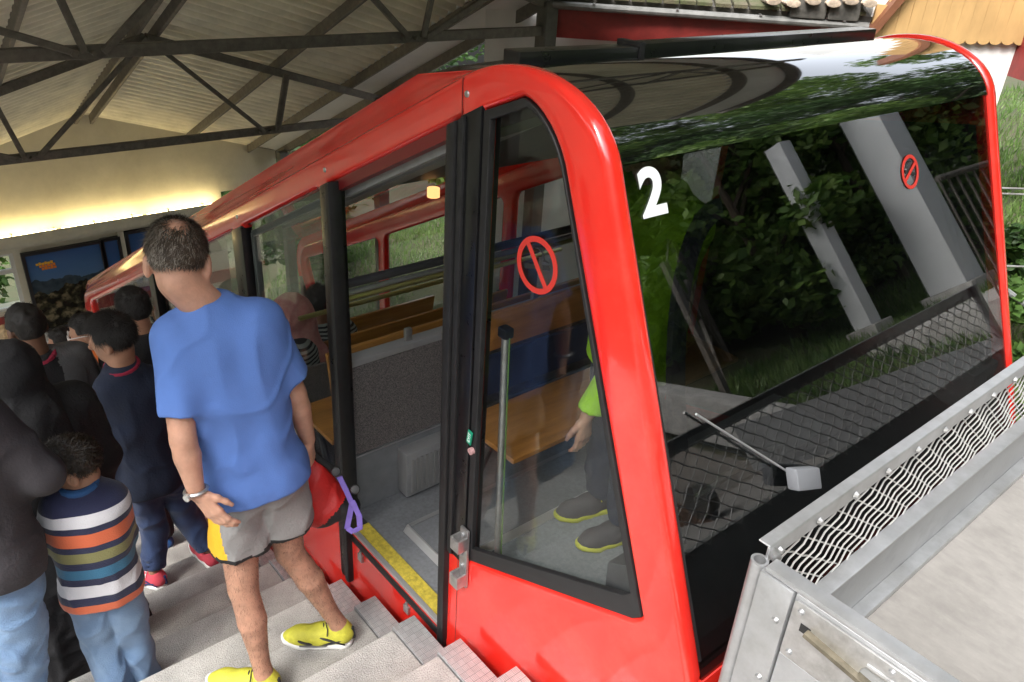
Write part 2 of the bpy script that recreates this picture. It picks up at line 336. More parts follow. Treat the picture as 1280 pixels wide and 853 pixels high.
def truss(Y):
    ch = ridge_z(Y)-0.925; L = Y+0.0
    t = None
    def mem(nm, a, b, w=0.055, hgt=0.075, par=canopy, yo=0.0):
        m = MB(); m.bar((a[0], Y+yo, a[1]), (b[0], Y+yo, b[1]), w, hgt); return build(m, nm, truss_m, par, bevel=0.004, seg=1)
    base = mem('truss', (XL+0.1, ch), (4.33, ch), 0.05, 0.068)
    def rz(x): return ridge_z(Y)-PITCHX*abs(x-RX)-0.065
    mem('rafter', (RX, rz(RX)), (XL+0.1, rz(XL+0.1)), 0.05, 0.07, base); mem('rafter', (RX, rz(RX)), (4.34, rz(4.34)), 0.05, 0.07, base)
    for a, b in (((RX, rz(RX)), (1.20, ch)), ((RX, rz(RX)), (3.10, ch)), ((3.34, rz(3.34)), (3.21, ch)), ((0.98, rz(0.98)), (1.11, ch)), ((0.3, rz(0.3)), (1.08, ch)), ((0.3, rz(0.3)), (-0.6, ch)), ((3.9, rz(3.9)), (3.24, ch)) if Y < 6 else ((3.36, rz(3.36)), (3.23, ch))):
        mem('diagonal', a, b, 0.03, 0.038, base, yo=-0.045)
    m = MB(); m.prism([(RX-0.22, Y-0.032, rz(RX-0.22)-0.02), (RX+0.22, Y-0.032, rz(RX+0.22)-0.02), (RX+0.1, Y-0.032, rz(RX)-0.14), (RX-0.1, Y-0.032, rz(RX)-0.14)], (0, 0.008, 0)); build(m, 'gusset', truss_m, base)
    for x in (1.05, 1.15, 3.05, 3.15, 3.24):
        m = MB(); m.tube([(x, Y-0.07, ch), (x, Y-0.02, ch)], 0.013, 6); build(m, 'bolt', truss_m, base)
for Y in (7.2, 4.77, 2.34): truss(Y)
# eave beam and columns along the open left side and the right edge
post_m = mat('painted_post', (0.10, 0.10, 0.09), 0.6, var=0.2, scale=10)
for y in (0.9, 2.34, 4.77, 7.2, 9.6):
    m = MB(); m.box((XL-0.02, y-0.06, terrain_z(XL, y)-0.3), (XL+0.1, y+0.06, roof_z(XL, y)+0.02)); build(m, 'post', post_m, canopy, bevel=0.006, seg=1)
for y in (4.77, 7.2, 9.6):
    m = MB(); m.box((4.30, y-0.06, terrain_z(4.36, y)-0.3), (4.42, y+0.06, roof_z(4.36, y)-0.04)); build(m, 'post', post_m, canopy, bevel=0.006, seg=1)

# end wall with cove light -----------------------------------------------
cream = mat('cream_plaster', (0.56, 0.53, 0.43), 0.85, var=0.10, scale=3, bump=0.2, bscale=20, detail=8)
trim = mat('cream_trim', (0.50, 0.48, 0.40), 0.6, var=0.1, scale=6)
dark = mat('dark_frame', (0.018, 0.018, 0.02), 0.4, var=0.2, scale=10)
redpaint = mat('red_board_paint', (0.22, 0.022, 0.018), 0.55, var=0.25, scale=6, bump=0.15, bscale=40)
wall = thing('station_wall', 'cream plastered end wall under the gable of the canopy', 'wall', (RX, WALL_Y, FLOOR_Z))
hx0, hx1, hz0, hz1 = 0.25, 1.20, -4.34, -3.66
m = MB(); yb = WALL_Y+0.25
m.prism([(XL, WALL_Y, hz1+0.001), (3.62, WALL_Y, hz1+0.001), (3.62, WALL_Y, -3.33), (4.4, WALL_Y, -3.33), (4.4, WALL_Y, roof_z(4.4, WALL_Y)+0.055), (RX, WALL_Y, roof_z(RX, WALL_Y)+0.055), (XL, WALL_Y, roof_z(XL, WALL_Y)+0.055)], (0, 0.25, 0))
m.box((hx1, WALL_Y, FLOOR_Z-0.3), (3.62, yb, hz1)); m.box((XL, WALL_Y, FLOOR_Z-0.3), (hx0, yb, hz1)); m.box((hx0, WALL_Y, FLOOR_Z-0.3), (hx1, yb, hz0))
build(m, 'wall_body', cream, wall)
wn = MB(); wn.box((hx0, WALL_Y+0.02, hz0-0.03), (hx1, WALL_Y+0.07, hz0+0.03)); wn.box((hx0, WALL_Y+0.02, hz1-0.03), (hx1, WALL_Y+0.07, hz1+0.005)); wn.box((hx1-0.04, WALL_Y+0.02, hz0+0.03), (hx1+0.005, WALL_Y+0.07, hz1-0.03)); wn.box((hx0, WALL_Y+0.02, -3.90), (hx1-0.04, WALL_Y+0.06, -3.85))
wf = build(wn, 'window', mat('window_white', (0.6, 0.6, 0.58), 0.5), wall)
for za, zb in ((hz0+0.03, -3.9), (-3.85, hz1-0.03)):
    m = MB(); m.box((hx0, WALL_Y+0.04, za), (hx1-0.04, WALL_Y+0.045, zb)); build(m, 'pane', glass('window_glass', (0.9, 0.93, 0.9)), wf)
m = MB(); m.box((XL, WALL_Y-0.03, hz0-0.20), (hx1+0.02, WALL_Y-0.002, hz0-0.05)); build(m, 'red_dado_rail', redpaint, wall)
m = MB(); m.box((-0.5, WALL_Y-0.06, -3.60), (3.6, WALL_Y-0.001, -3.54)); build(m, 'lintel', trim, wall, bevel=0.004)
co = thing('cove_light', 'long cream cornice with a glowing light strip above the poster wall', 'light', (1.9, WALL_Y-0.1, -3.5))
m = MB(); m.box((-1.2, WALL_Y-0.20, -3.515), (3.6, WALL_Y-0.003, -3.47)); m.box((-1.2, WALL_Y-0.21, -3.52), (3.6, WALL_Y-0.185, -3.40)); build(m, 'cornice', trim, co, bevel=0.004)
for i in range(5):
    x0 = -1.1+i*0.94; m = MB(); m.tube([(x0, WALL_Y-0.11, -3.435), (x0+0.88, WALL_Y-0.11, -3.435)], 0.014, 10); build(m, 'light_tube', emit('warm_tube', (1.0, 0.80, 0.42), 8.0), co)
for x in np.arange(-0.9, 3.5, 0.42):
    m = MB(); m.box((x, WALL_Y-0.214, -3.40), (x+0.012, WALL_Y-0.16, -3.375)); build(m, 'clip', trim, co)
for x in (2.34, 2.98):
    m = MB(); m.box((x-0.035, WALL_Y-0.05, -5.2), (x+0.035, WALL_Y-0.001, -3.6)); build(m, 'mullion', trim, wall, bevel=0.004)

# posters ---------------------------------------------------------------
def poster_mat(name, seed, rocks=True):
    m = bpy.data.materials.new(name); m.use_nodes = True; t = m.node_tree; b = t.nodes['Principled BSDF']; b.inputs['Roughness'].default_value = 0.25
    tc = _n(t, 'ShaderNodeTexCoord'); sp = _n(t, 'ShaderNodeSeparateXYZ'); t.links.new(tc.outputs['Object'], sp.inputs[0])
    def math_(op, a, bb): 
        n = _n(t, 'ShaderNodeMath', operation=op)
        for i, q in enumerate((a, bb)):
            if isinstance(q, (int, float)): n.inputs[i].default_value = q
            else: t.links.new(q, n.inputs[i])
        return n.outputs[0]
    def noise(sc, det=5, stretch=(1, 1, 1)):
        mp = _n(t, 'ShaderNodeMapping'); mp.inputs['Location'].default_value = (seed, 0, seed); mp.inputs['Scale'].default_value = stretch; t.links.new(tc.outputs['Object'], mp.inputs[0])
        n = _n(t, 'ShaderNodeTexNoise'); n.inputs['Scale'].default_value = sc; n.inputs['Detail'].default_value = det; t.links.new(mp.outputs[0], n.inputs['Vector']); return n.outputs[0]
    def ramp(v, els):
        r = _n(t, 'ShaderNodeValToRGB'); r.color_ramp.elements[0].position = els[0][0]; r.color_ramp.elements[0].color = (*els[0][1], 1); r.color_ramp.elements[1].position = els[-1][0]; r.color_ramp.elements[1].color = (*els[-1][1], 1)
        for p, c in els[1:-1]: e = r.color_ramp.elements.new(p); e.color = (*c, 1)
        t.links.new(v, r.inputs[0]); return r.outputs[0]
    def mixc(f, a, bb):
        n = _n(t, 'ShaderNodeMix', data_type='RGBA'); t.links.new(f, n.inputs[0]); t.links.new(a, n.inputs[6]); t.links.new(bb, n.inputs[7]); return n.outputs[2]
    z = sp.outputs[2]
    sky_c = ramp(math_('ADD', math_('MULTIPLY', z, 1.0), math_('MULTIPLY', noise(7, 5, (0.6, 1, 3)), 0.12)), [(0.45, (0.10, 0.17, 0.29)), (0.75, (0.06, 0.14, 0.30)), (1.0, (0.035, 0.10, 0.26))])
    mtn = math_('LESS_THAN', z, math_('ADD', 0.46, math_('MULTIPLY', noise(6, 6, (1, 1, 0.1)), 0.26)))
    mc = ramp(noise(14), [(0.3, (0.02, 0.035, 0.05)), (0.7, (0.05, 0.075, 0.10))])
    fg = math_('LESS_THAN', z, math_('ADD', 0.26, math_('MULTIPLY', noise(5, 6, (1, 1, 0.2)), 0.42)))
    rc = ramp(noise(11, 9), [(0.42, (0.008, 0.008, 0.006)), (0.52, (0.03, 0.028, 0.015)), (0.62, (0.17, 0.14, 0.085))])
    c = mixc(mtn, sky_c, mc)
    if rocks: c = mixc(fg, c, rc)
    t.links.new(c, b.inputs['Base Color']); return m
def poster(name, label, x0, x1, z0, z1, seed, rocks=True):
    p = thing(name, label, 'poster', (x0, WALL_Y-0.03, z0))
    m = MB(); fw = 0.035; yf = WALL_Y-0.055
    m.box((x0-fw, yf, z0-fw), (x0, WALL_Y-0.001, z1+fw)); m.box((x1, yf, z0-fw), (x1+fw, WALL_Y-0.001, z1+fw)); m.box((x0, yf, z1), (x1, WALL_Y-0.001, z1+fw)); m.box((x0, yf, z0-fw), (x1, WALL_Y-0.001, z0))
    build(m, 'poster_frame', dark, p)
    m = MB(); m.box((x0, WALL_Y-0.03, z0), (x1, WALL_Y-0.002, z1)); build(m, 'poster_sheet', poster_mat(name+str(seed), seed, rocks), p); return p
pp = poster('landscape_poster', 'large dark framed mountain poster with yellow lettering on blue sky', 1.30, 2.09, -4.64, -3.71, 2.0)
yel = mat('poster_yellow', (0.75, 0.42, 0.02), 0.5); org = mat('poster_orange', (0.7, 0.2, 0.02), 0.5)
zz = -3.83
for li, (x0, n, mm) in enumerate(((1.39, 6, yel), (1.42, 6, org), (1.44, 5, org))):
    L = MB(); x = x0
    for k in range(n):
        wdt = 0.022+0.012*random.random(); L.box((x, WALL_Y-0.034, zz-0.018), (x+wdt, WALL_Y-0.031, zz+0.006+0.008*(k % 2))); x += wdt+0.004
    build(L, 'poster_lettering', mm, pp); zz -= 0.032
poster('narrow_poster', 'narrow blue sky poster panel beside the mullion', 2.14, 2.29, -5.0, -3.70, 5.0, False)
poster('blue_poster', 'blue landscape poster panel behind the upper edge of the red car', 2.42, 2.92, -5.0, -3.66, 8.0, False)
sg = thing('station_name_sign', 'pale grey station name sign with black lettering under the mountain poster', 'sign', (1.3, WALL_Y-0.05, -4.93))
m = MB(); m.box((1.27, WALL_Y-0.075, -4.93), (2.5, WALL_Y-0.04, -4.685)); build(m, 'sign_board', mat('sign_grey', (0.33, 0.33, 0.31), 0.5), sg, bevel=0.004)
text_mesh('sign_lettering', 'Schynige Platte', 0.155, frame((1.84, WALL_Y-0.078, -4.775), (1, 0, 0), (0, 0, 1), (0, -1, 0)), mat('sign_black', (0.01, 0.01, 0.01), 0.5), sg, bold=0.003)
m = MB(); m.box((1.29, WALL_Y-0.079, -4.875), (2.48, WALL_Y-0.0755, -4.862)); build(m, 'sign_rule', MATS['sign_black'], sg)
# ================================================================== FUNICULAR CAR
def sglass(name, tint, f0=0.05, rough=0.0):
    if name in MATS: return MATS[name]
    m = bpy.data.materials.new(name); m.use_nodes = True; t = m.node_tree; t.nodes.clear()
    tr = _n(t, 'ShaderNodeBsdfTransparent'); tr.inputs[0].default_value = (*tint, 1)
    gl = _n(t, 'ShaderNodeBsdfGlossy'); gl.inputs['Roughness'].default_value = rough
    lw = _n(t, 'ShaderNodeLayerWeight'); lw.inputs[0].default_value = 0.5
    pw = _n(t, 'ShaderNodeMath', operation='POWER'); pw.inputs[1].default_value = 5.0; t.links.new(lw.outputs['Facing'], pw.inputs[0])
    ma = _n(t, 'ShaderNodeMath', operation='MULTIPLY_ADD'); ma.inputs[1].default_value = 1-f0; ma.inputs[2].default_value = f0; t.links.new(pw.outputs[0], ma.inputs[0])
    mx = _n(t, 'ShaderNodeMixShader'); o = _n(t, 'ShaderNodeOutputMaterial')
    t.links.new(ma.outputs[0], mx.inputs[0]); t.links.new(tr.outputs[0], mx.inputs[1]); t.links.new(gl.outputs[0], mx.inputs[2]); t.links.new(mx.outputs[0], o.inputs[0])
    MATS[name] = m; return m
red = mat('car_red', (0.72, 0.022, 0.014), 0.20, 0.0, var=0.07, scale=2.5, coat=1.0, bump=0.025, bscale=3.0)
def dusty(m, col, amount, lo, hi, scale):     # film of road dust and wiped patches in the gloss
    t = m.node_tree; b = t.nodes['Principled BSDF']; tc = [n for n in t.nodes if n.type == 'TEX_COORD'][0]
    n1 = _n(t, 'ShaderNodeTexNoise'); n1.inputs['Scale'].default_value = scale; n1.inputs['Detail'].default_value = 9; n1.inputs['Roughness'].default_value = 0.7; t.links.new(tc.outputs['Object'], n1.inputs['Vector'])
    rp = _n(t, 'ShaderNodeMapRange'); rp.inputs['From Min'].default_value = 0.48; rp.inputs['From Max'].default_value = 0.72; rp.inputs['To Max'].default_value = amount; t.links.new(n1.outputs[0], rp.inputs['Value'])
    mx = _n(t, 'ShaderNodeMix', data_type='RGBA'); mx.inputs[7].default_value = (*col, 1); t.links.new(rp.outputs[0], mx.inputs[0])
    if b.inputs['Base Color'].links: t.links.new(b.inputs['Base Color'].links[0].from_socket, mx.inputs[6])
    else: mx.inputs[6].default_value = b.inputs['Base Color'].default_value
    t.links.new(mx.outputs[2], b.inputs['Base Color']); cr = _n(t, 'ShaderNodeMapRange'); cr.inputs['From Min'].default_value = 0.3; cr.inputs['From Max'].default_value = 0.75; cr.inputs['To Min'].default_value = lo; cr.inputs['To Max'].default_value = hi; t.links.new(n1.outputs[0], cr.inputs['Value']); t.links.new(cr.outputs[0], b.inputs['Coat Roughness'])
dusty(red, (0.45, 0.10, 0.07), 0.22, 0.02, 0.16, 5.0); dusty(alu, (0.25, 0.24, 0.22), 0.45, 0.04, 0.1, 4.0); dusty(steel, (0.22, 0.20, 0.18), 0.45, 0.04, 0.1, 9.0); dusty(alu_dull, (0.20, 0.19, 0.18), 0.5, 0.04, 0.1, 5.0)
black = mat('car_black', (0.007, 0.007, 0.008), 0.28, 0.0, var=0.3, scale=20, coat=0.1)
rubber = mat('rubber_black', (0.012, 0.012, 0.013), 0.5, var=0.3, scale=30)
blackglass = mat('black_roof_glass', (0.004, 0.004, 0.004), 0.03, spec=1.0, coat=1.0); blackglass.node_tree.nodes['Principled BSDF'].inputs['IOR'].default_value = 2.0
grey_in = mat('interior_grey', (0.20, 0.21, 0.225), 0.55, var=0.12, scale=12)
floor_in = mat('interior_floor', (0.19, 0.20, 0.215), 0.6, var=0.14, scale=60, detail=2)
wood = mat('bench_wood', (0.42, 0.19, 0.05), 0.35, var=0.25, scale=4, stretch=(0.6, 6, 6), coat=0.2, detail=6)
dark_in = mat('interior_dark', (0.05, 0.05, 0.055), 0.5, var=0.2, scale=8)
speck = mat('carpet_panel', (0.05, 0.048, 0.055), 0.9, col2=(0.23, 0.21, 0.20), scale=260, detail=1)
yellow = mat('sill_yellow', (0.52, 0.41, 0.05), 0.7, var=0.3, scale=45, bump=0.3, bscale=200)
wglass = sglass('windscreen_glass', (0.42, 0.44, 0.44), 0.10)
sideglass = sglass('side_glass', (0.90, 0.92, 0.91), 0.03)
XS, XF = 1.35, 3.53
SIDE_M = lambda x: frame((x, 0, 0), (0, 1, 0), (0, 0, 1), (1, 0, 0))
def zl(y): return -0.494-0.505*(y-1.787)
def zf(y): return zl(y)+0.115
def arc(p0, c, p2, n=9, wt=0.72):               # quadratic blend p0 -> p2 with corner c, close to a circular fillet
    p0, c, p2 = map(np.asarray, (p0, c, p2)); out = []
    for i in range(n+1):
        t = i/n; out.append(tuple(((1-t)**2*p0+2*t*(1-t)*wt*c+t*t*p2)/((1-t)**2+2*t*(1-t)*wt+t*t)))
    return out
FR = arc((1.232, -0.497), (1.36, -0.19), (1.78, zf(1.78)), 16, 0.66)
TAIL = arc((7.25, zf(7.25)), (7.52, zf(7.52)+0.02), (7.40, -3.55), 8)
outer = [(0.735, -2.43), (0.735, -1.75)]+FR+TAIL+[(6.55, -5.05), (6.45, -5.25)]
def rnd(poly, r=0.04, n=4):            # round the corners of a polygon
    out = []; N = len(poly)
    for i in range(N):
        a, b, c = map(np.asarray, (poly[i-1], poly[i], poly[(i+1) % N])); u, v = unit(a-b), unit(c-b)
        rr = min(r, 0.45*np.linalg.norm(a-b), 0.45*np.linalg.norm(c-b)); out += arc(b+u*rr, b, b+v*rr, n)
    return out
W1 = [(1.702, -2.055), (0.950, -1.70), (0.922, -1.672)]+arc((1.375, -0.555), (1.425, -0.415), (1.545, -0.40), 8)+[(1.702, zl(1.702)-0.012)]
DOOR = [(1.815, -2.54), (1.805, zl(1.805)), (2.60, zl(2.60)), (2.60, -2.54)]
W2 = rnd([(2.665, -2.42), (2.665, zl(2.665)), (3.49, zl(3.49)), (3.49, -2.83)], 0.05)
W3 = rnd([(3.58, -2.88), (3.58, zl(3.58)), (5.06, zl(5.06)), (5.06, -3.62)], 0.05)
W4 = rnd([(5.15, -3.66), (5.15, zl(5.15)), (7.15, zl(7.15)), (6.85, -4.1), (6.75, -4.48)], 0.08)
car = thing('funicular_car', 'glossy red funicular car with black glass end and open door beside the stairs', 'funicular car', (2.4, 3.5, stair_line(3.5)-0.6))
side = curve_panel('side_frame', outer, [W1, DOOR, W2, W3, W4], 0.008, 0.022, SIDE_M(XS+0.030), red, car, res=4)
far_holes = [rnd([(2.42, -2.25), (2.42, zl(2.42)-0.06), (4.0, zl(4.0)-0.06), (4.0, -3.1)], 0.06),  # first far window left out to block the bright view through
             rnd([(4.12, -3.15), (4.12, zl(4.12)-0.06), (5.7, zl(5.7)-0.06), (5.7, -3.98)], 0.06), rnd([(5.82, -4.05), (5.82, zl(5.82)-0.06), (7.3, zl(7.3)-0.03), (6.80, -4.5)], 0.06)]
curve_panel('far_side_frame', outer, far_holes, 0.008, 0.022, SIDE_M(XF-0.030), red, car, res=2)
for hol in far_holes:
    m = MB(); m.prism([(XF-0.032, p[0], p[1]) for p in hol], (0.005, 0, 0)); build(m, 'far_window_glass', sideglass, car)

# roof shell lofted along the profile
path = FR[0:]+[(y, zf(y)) for y in np.linspace(1.85, 7.2, 28)]+TAIL
path = np.array(path); tg = np.gradient(path, axis=0); tg /= np.linalg.norm(tg, axis=1)[:, None]; nr = np.stack([-tg[:, 1], tg[:, 0]], 1)
sfac = np.clip((path[:, 0]-1.70)/0.36, 0, 1); sfac = sfac*sfac*(3-2*sfac)
def shell(sec, name, m, smooth=True, rng=(None, None)):
    mb = MB(); S_ = slice(*rng); mb.grid([[(x, p[0]+q[0]*(o0+(o1-o0)*s), p[1]+q[1]*(o0+(o1-o0)*s)) for (x, o0, o1) in sec] for p, q, s in zip(path[S_], nr[S_], sfac[S_])]); return build(mb, name, m, car, smooth=smooth, angle=50)
mir = lambda sec: [(XS+XF-x, a, b) for x, a, b in sec]
edge = [(1.353, -0.025, -0.025), (1.362, -0.008, 0.0), (1.38, -0.004, 0.025), (1.398, -0.006, 0.055), (1.401, -0.012, 0.085)]
top = [(1.397, -0.012, 0.078), (1.55, -0.010, 0.10), (1.9, -0.010, 0.115), (2.45, -0.010, 0.12), (3.0, -0.010, 0.115), (3.35, -0.010, 0.10), (3.503, -0.012, 0.078)]
shell(edge, 'roof_edge', red); shell(mir(edge), 'roof_edge', red); shell(top, 'roof_panel', blackglass, rng=(None, 26)); shell(top, 'added_roof_glass', sideglass, rng=(25, None))  # glass rear roof added so the greenery shows through the car
m = MB(); m.grid([[(x, p[0]-q[0]*0.05, p[1]-q[1]*0.05) for x in (1.41, 3.47)] for p, q in zip(path[:26], nr[:26])]); build(m, 'ceiling', dark_in, car, smooth=True)
# body underside and lower end
m = MB(); m.prism([(1.39, 0.76, -2.46), (3.51, 0.76, -2.46), (3.51, 6.44, -5.27), (1.39, 6.44, -5.27)], (0, 0, 0.06)); build(m, 'underframe', dark_in, car)
wd = unit((0, 1.269-0.754, -0.457+1.726)); wn = np.array([0, -wd[2], wd[1]])      # up along the windscreen, outward normal
def wpt(x, s, o=0.0): return V(x, 0.754, -1.726)+wd*s+wn*o
m = MB(); m.prism([wpt(1.405, -0.06), wpt(3.495, -0.06), wpt(3.495, 1.335), wpt(1.405, 1.335)], -wn*0.006)
ws = build(m, 'windscreen', wglass, car)
m = MB(); m.prism([wpt(1.40, -0.06, 0.004), wpt(3.50, -0.06, 0.004), wpt(3.50, -0.06, 0.004)-V(0, 0.0, 0.66), wpt(1.40, -0.06, 0.004)-V(0, 0.0, 0.66)], V(0, 0.03, 0)); build(m, 'front_panel', red, car, bevel=0.004)
for x in (1.402, 3.486):
    m = MB(); m.prism([wpt(x, 0, 0.003), wpt(x+0.012, 0, 0.003), wpt(x+0.012, 1.33, 0.003), wpt(x, 1.33, 0.003)], -wn*0.012); build(m, 'windscreen_gasket', rubber, ws)
# curved struts inside the windscreen
for x0, x1 in ((1.50, 1.86), (3.40, 3.05)):
    pts = [wpt(x0+(x1-x0)*(1-math.cos(t*math.pi/2)), 0.30+0.85*math.sin(t*math.pi/2), -0.05-0.03*t) for t in np.linspace(0, 1, 14)] if x0 < 2 else [wpt(x0+(x1-x0)*(t**1.8), 0.06+1.10*t, -0.04) for t in np.linspace(0, 1, 14)]
    m = MB()
    for a, b in zip(pts[:-1], pts[1:]): m.bar(a, b+(b-a)*0.05, 0.055, 0.02, up=wn)
    build(m, 'curved_strut', mat('strut_grey', (0.10, 0.10, 0.12), 0.4, 0.3), car)
# end number and signs
c2 = None
def on_ws(px, off=0.003):
    v = ray(*px); p0 = wpt(1.5, 0, off); return v*((p0 @ wn)/(v @ wn))
white = mat('decal_white', (0.75, 0.80, 0.78), 0.5)
def ribbon(pts, wdt):                     # outline of a stroke of given width
    pts = np.array(pts); t = np.gradient(pts, axis=0); t /= np.linalg.norm(t, axis=1)[:, None]; nn = np.stack([-t[:, 1], t[:, 0]], 1)
    return list(pts+nn*wdt/2), list(pts-nn*wdt/2)
P0 = on_ws((816, 243)); hgt = np.linalg.norm(on_ws((811, 214))-on_ws((821, 274)))
text_mesh('car_number', '2', hgt*1.36, frame(P0, (1.14, 0, 0), wd, wn), white, car, ext=0.0008, bold=hgt*0.045)
def no_smoking(c, ux, uy, r, flip=False, nm='no_smoking_sign'):
    nz = np.cross(ux, uy); M = frame(c, ux, uy, nz); redd = mat('decal_red', (0.50, 0.03, 0.02), 0.5); blk = mat('decal_black', (0.012, 0.012, 0.012), 0.5)
    ring = [(r*math.cos(t), r*math.sin(t)) for t in np.linspace(0, 2*math.pi, 40)[:-1]]; inn = [(p[0]*0.80, p[1]*0.80) for p in ring]
    d = math.radians(-50 if flip else 33); q = [(s*0.84*r*math.cos(d)-u*0.085*r*math.sin(d), s*0.84*r*math.sin(d)+u*0.085*r*math.cos(d)) for s, u in ((-1, -1), (1, -1), (1, 1), (-1, 1))]
    o = curve_panel(nm, ring, [inn], 0.0008, 0, M, redd, car)
    curve_panel('bar', q, [], 0.0012, 0, M, redd, None).parent = o
    dc = math.radians(-16); fx = -1 if flip else 1
    for s0, s1 in ((-0.62, -0.30), (0.02, 0.60)):
        pl = [((s*r*math.cos(dc)-u*0.085*r*math.sin(dc))*fx, s*r*math.sin(dc)+u*0.085*r*math.cos(dc)-0.05*r) for s, u in ((s0, -1), (s1, -1), (s1, 1), (s0, 1))]
        curve_panel('cigarette', pl, [], 0.0006, 0, M, blk, None).parent = o
    sm = [(fx*r*(-0.55+0.10*k+0.10*math.sin(k*1.3)), r*(0.20+0.065*k+0.09*math.cos(k*1.3))) for k in range(7)]
    La, Rb = ribbon(sm, 0.06*r); curve_panel('smoke', La+Rb[::-1], [], 0.0006, 0, M, blk, None).parent = o
    for ch in o.children: ch.data.transform(Matrix.Translation(tuple(-wloc(car))))
cs = on_ws((1138, 215)); no_smoking(cs, V(1, 0, 0), wd, np.linalg.norm(on_ws((1138, 193))-on_ws((1138, 237)))/2*0.98)
# front side window: frame, glass, decal
m = MB(); 
curve_panel('front_window_frame', W1, [[(np.array(W1).mean(0)[0]+(p[0]-np.array(W1).mean(0)[0])*0.90, np.array(W1).mean(0)[1]+(p[1]-np.array(W1).mean(0)[1])*0.945) for p in W1]], 0.008, 0.003, SIDE_M(XS+0.012), rubber, car)
m = MB(); m.prism([(XS+0.02, p[0], p[1]) for p in W1], (0.005, 0, 0)); fg = build(m, 'front_window_glass', sideglass, car)
cs = onx((671, 332), XS+0.017); no_smoking(cs, V(0, -1, 0), unit((0, -0.04, 1)), 0.082, True)
for wpoly, nm in ((W2, 'window_glass'), (W3, 'window_glass'), (W4, 'window_glass')):
    m = MB(); m.prism([(XS+0.03, p[0], p[1]) for p in wpoly], (0.005, 0, 0)); build(m, nm, sideglass, car)
# black pillars either side of the door, with seals
def vpost(name, ya, yb, za, zb, x0, x1, m_, bev=0.006):
    mb = MB(); mb.prism([(x0, ya, za), (x0, yb, za), (x0, yb, zl(yb)+zb), (x0, ya, zl(ya)+zb)], (x1-x0, 0, 0)); return build(mb, name, m_, car, bevel=bev)
vpost('door_pillar', 1.706, 1.800, -2.085, 0.004, XS-0.004, XS+0.07, black)
vpost('door_seal', 1.803, 1.845, -2.60, -0.004, XS-0.022, XS+0.035, rubber, 0.012)
vpost('door_seal', 1.772, 1.7995, -2.08, -0.004, XS-0.014, XS+0.03, rubber, 0.006)
vpost('door_pillar', 2.585, 2.655, -2.86, 0.004, XS-0.010, XS+0.06, black)
vpost('door_seal', 2.548, 2.584, -2.84, -0.004, XS-0.030, XS+0.03, rubber, 0.012)
vpost('window_post', 3.475, 3.60, zl(3.55)-1.45, 0.002, XS-0.006, XS+0.05, black)
vpost('window_post', 5.045, 5.165, zl(5.1)-1.4, 0.002, XS-0.006, XS+0.05, black)
# inner frame of the second opening
m = MB(); 
for a, b in (((2.70, -2.38), (2.70, zl(2.70)-0.05)), ((2.70, zl(2.70)-0.05), (3.44, zl(3.44)-0.05)), ((3.44, zl(3.44)-0.05), (3.44, -2.78))): m.bar((XS+0.045, *a), (XS+0.045, *b), 0.03, 0.03, up=(1, 0, 0))
build(m, 'window_inner_frame', mat('frame_grey', (0.17, 0.19, 0.19), 0.4, 0.3), car, bevel=0.003)
# joint and screws along the red roof edge
m = MB(); m.prism([(XS-0.0012, 1.792, zl(1.79)-0.002), (XS-0.0012, 1.797, zl(1.79)-0.002), (XS-0.0012, 1.797, zf(1.79)-0.012), (XS-0.0012, 1.792, zf(1.79)-0.012)], (0.004, 0, 0)); build(m, 'panel_seam', mat('seam_dark', (0.18, 0.008, 0.006), 0.5), car)
for y in (1.775, 2.62, 3.52, 4.3, 5.1, 6.0, 6.9):
    m = MB(); m.tube([(XS+0.002, y, zl(y)+0.055), (XS-0.004, y, zl(y)+0.055)], [0.011, 0.008], 10); build(m, 'roof_edge_screw', steel, car, smooth=True)
# head rail above the doorway
m = MB(); m.bar((XS+0.04, 1.81, zl(1.81)-0.012), (XS+0.04, 2.60, zl(2.60)-0.012), 0.05, 0.05, up=(1, 0, 0)); build(m, 'door_header', mat('dark_red', (0.16, 0.01, 0.012), 0.4), car)
m = MB(); m.bar((XS+0.075, 1.81, zl(1.81)-0.05), (XS+0.075, 2.60, zl(2.60)-0.05), 0.03, 0.03, up=(1, 0, 0)); build(m, 'door_track', alu_dull, car)
# sill
m = MB(); m.box((XS+0.030, 1.84, -2.542), (XS+0.095, 2.56, -2.534)); build(m, 'sill_strip', yellow, car)
m = MB(); m.box((XS+0.006, 1.84, -2.548), (XS+0.029, 2.56, -2.532)); build(m, 'sill_edge', mat('bright_alu', (0.72, 0.72, 0.72), 0.3, 0.7), car, bevel=0.002)
m = MB(); m.box((XS-0.004, 1.84, -2.585), (XS+0.02, 2.56, -2.55)); build(m, 'sill_rubber', rubber, car, bevel=0.004)
for y in (2.08, 2.46):
    m = MB(); m.box((XS-0.014, y-0.018, -2.64), (XS+0.0, y+0.018, -2.60)); m.box((XS-0.012, y-0.006, -2.60), (XS-0.004, y+0.006, -2.58)); build(m, 'sill_bracket', steel, car, bevel=0.003)
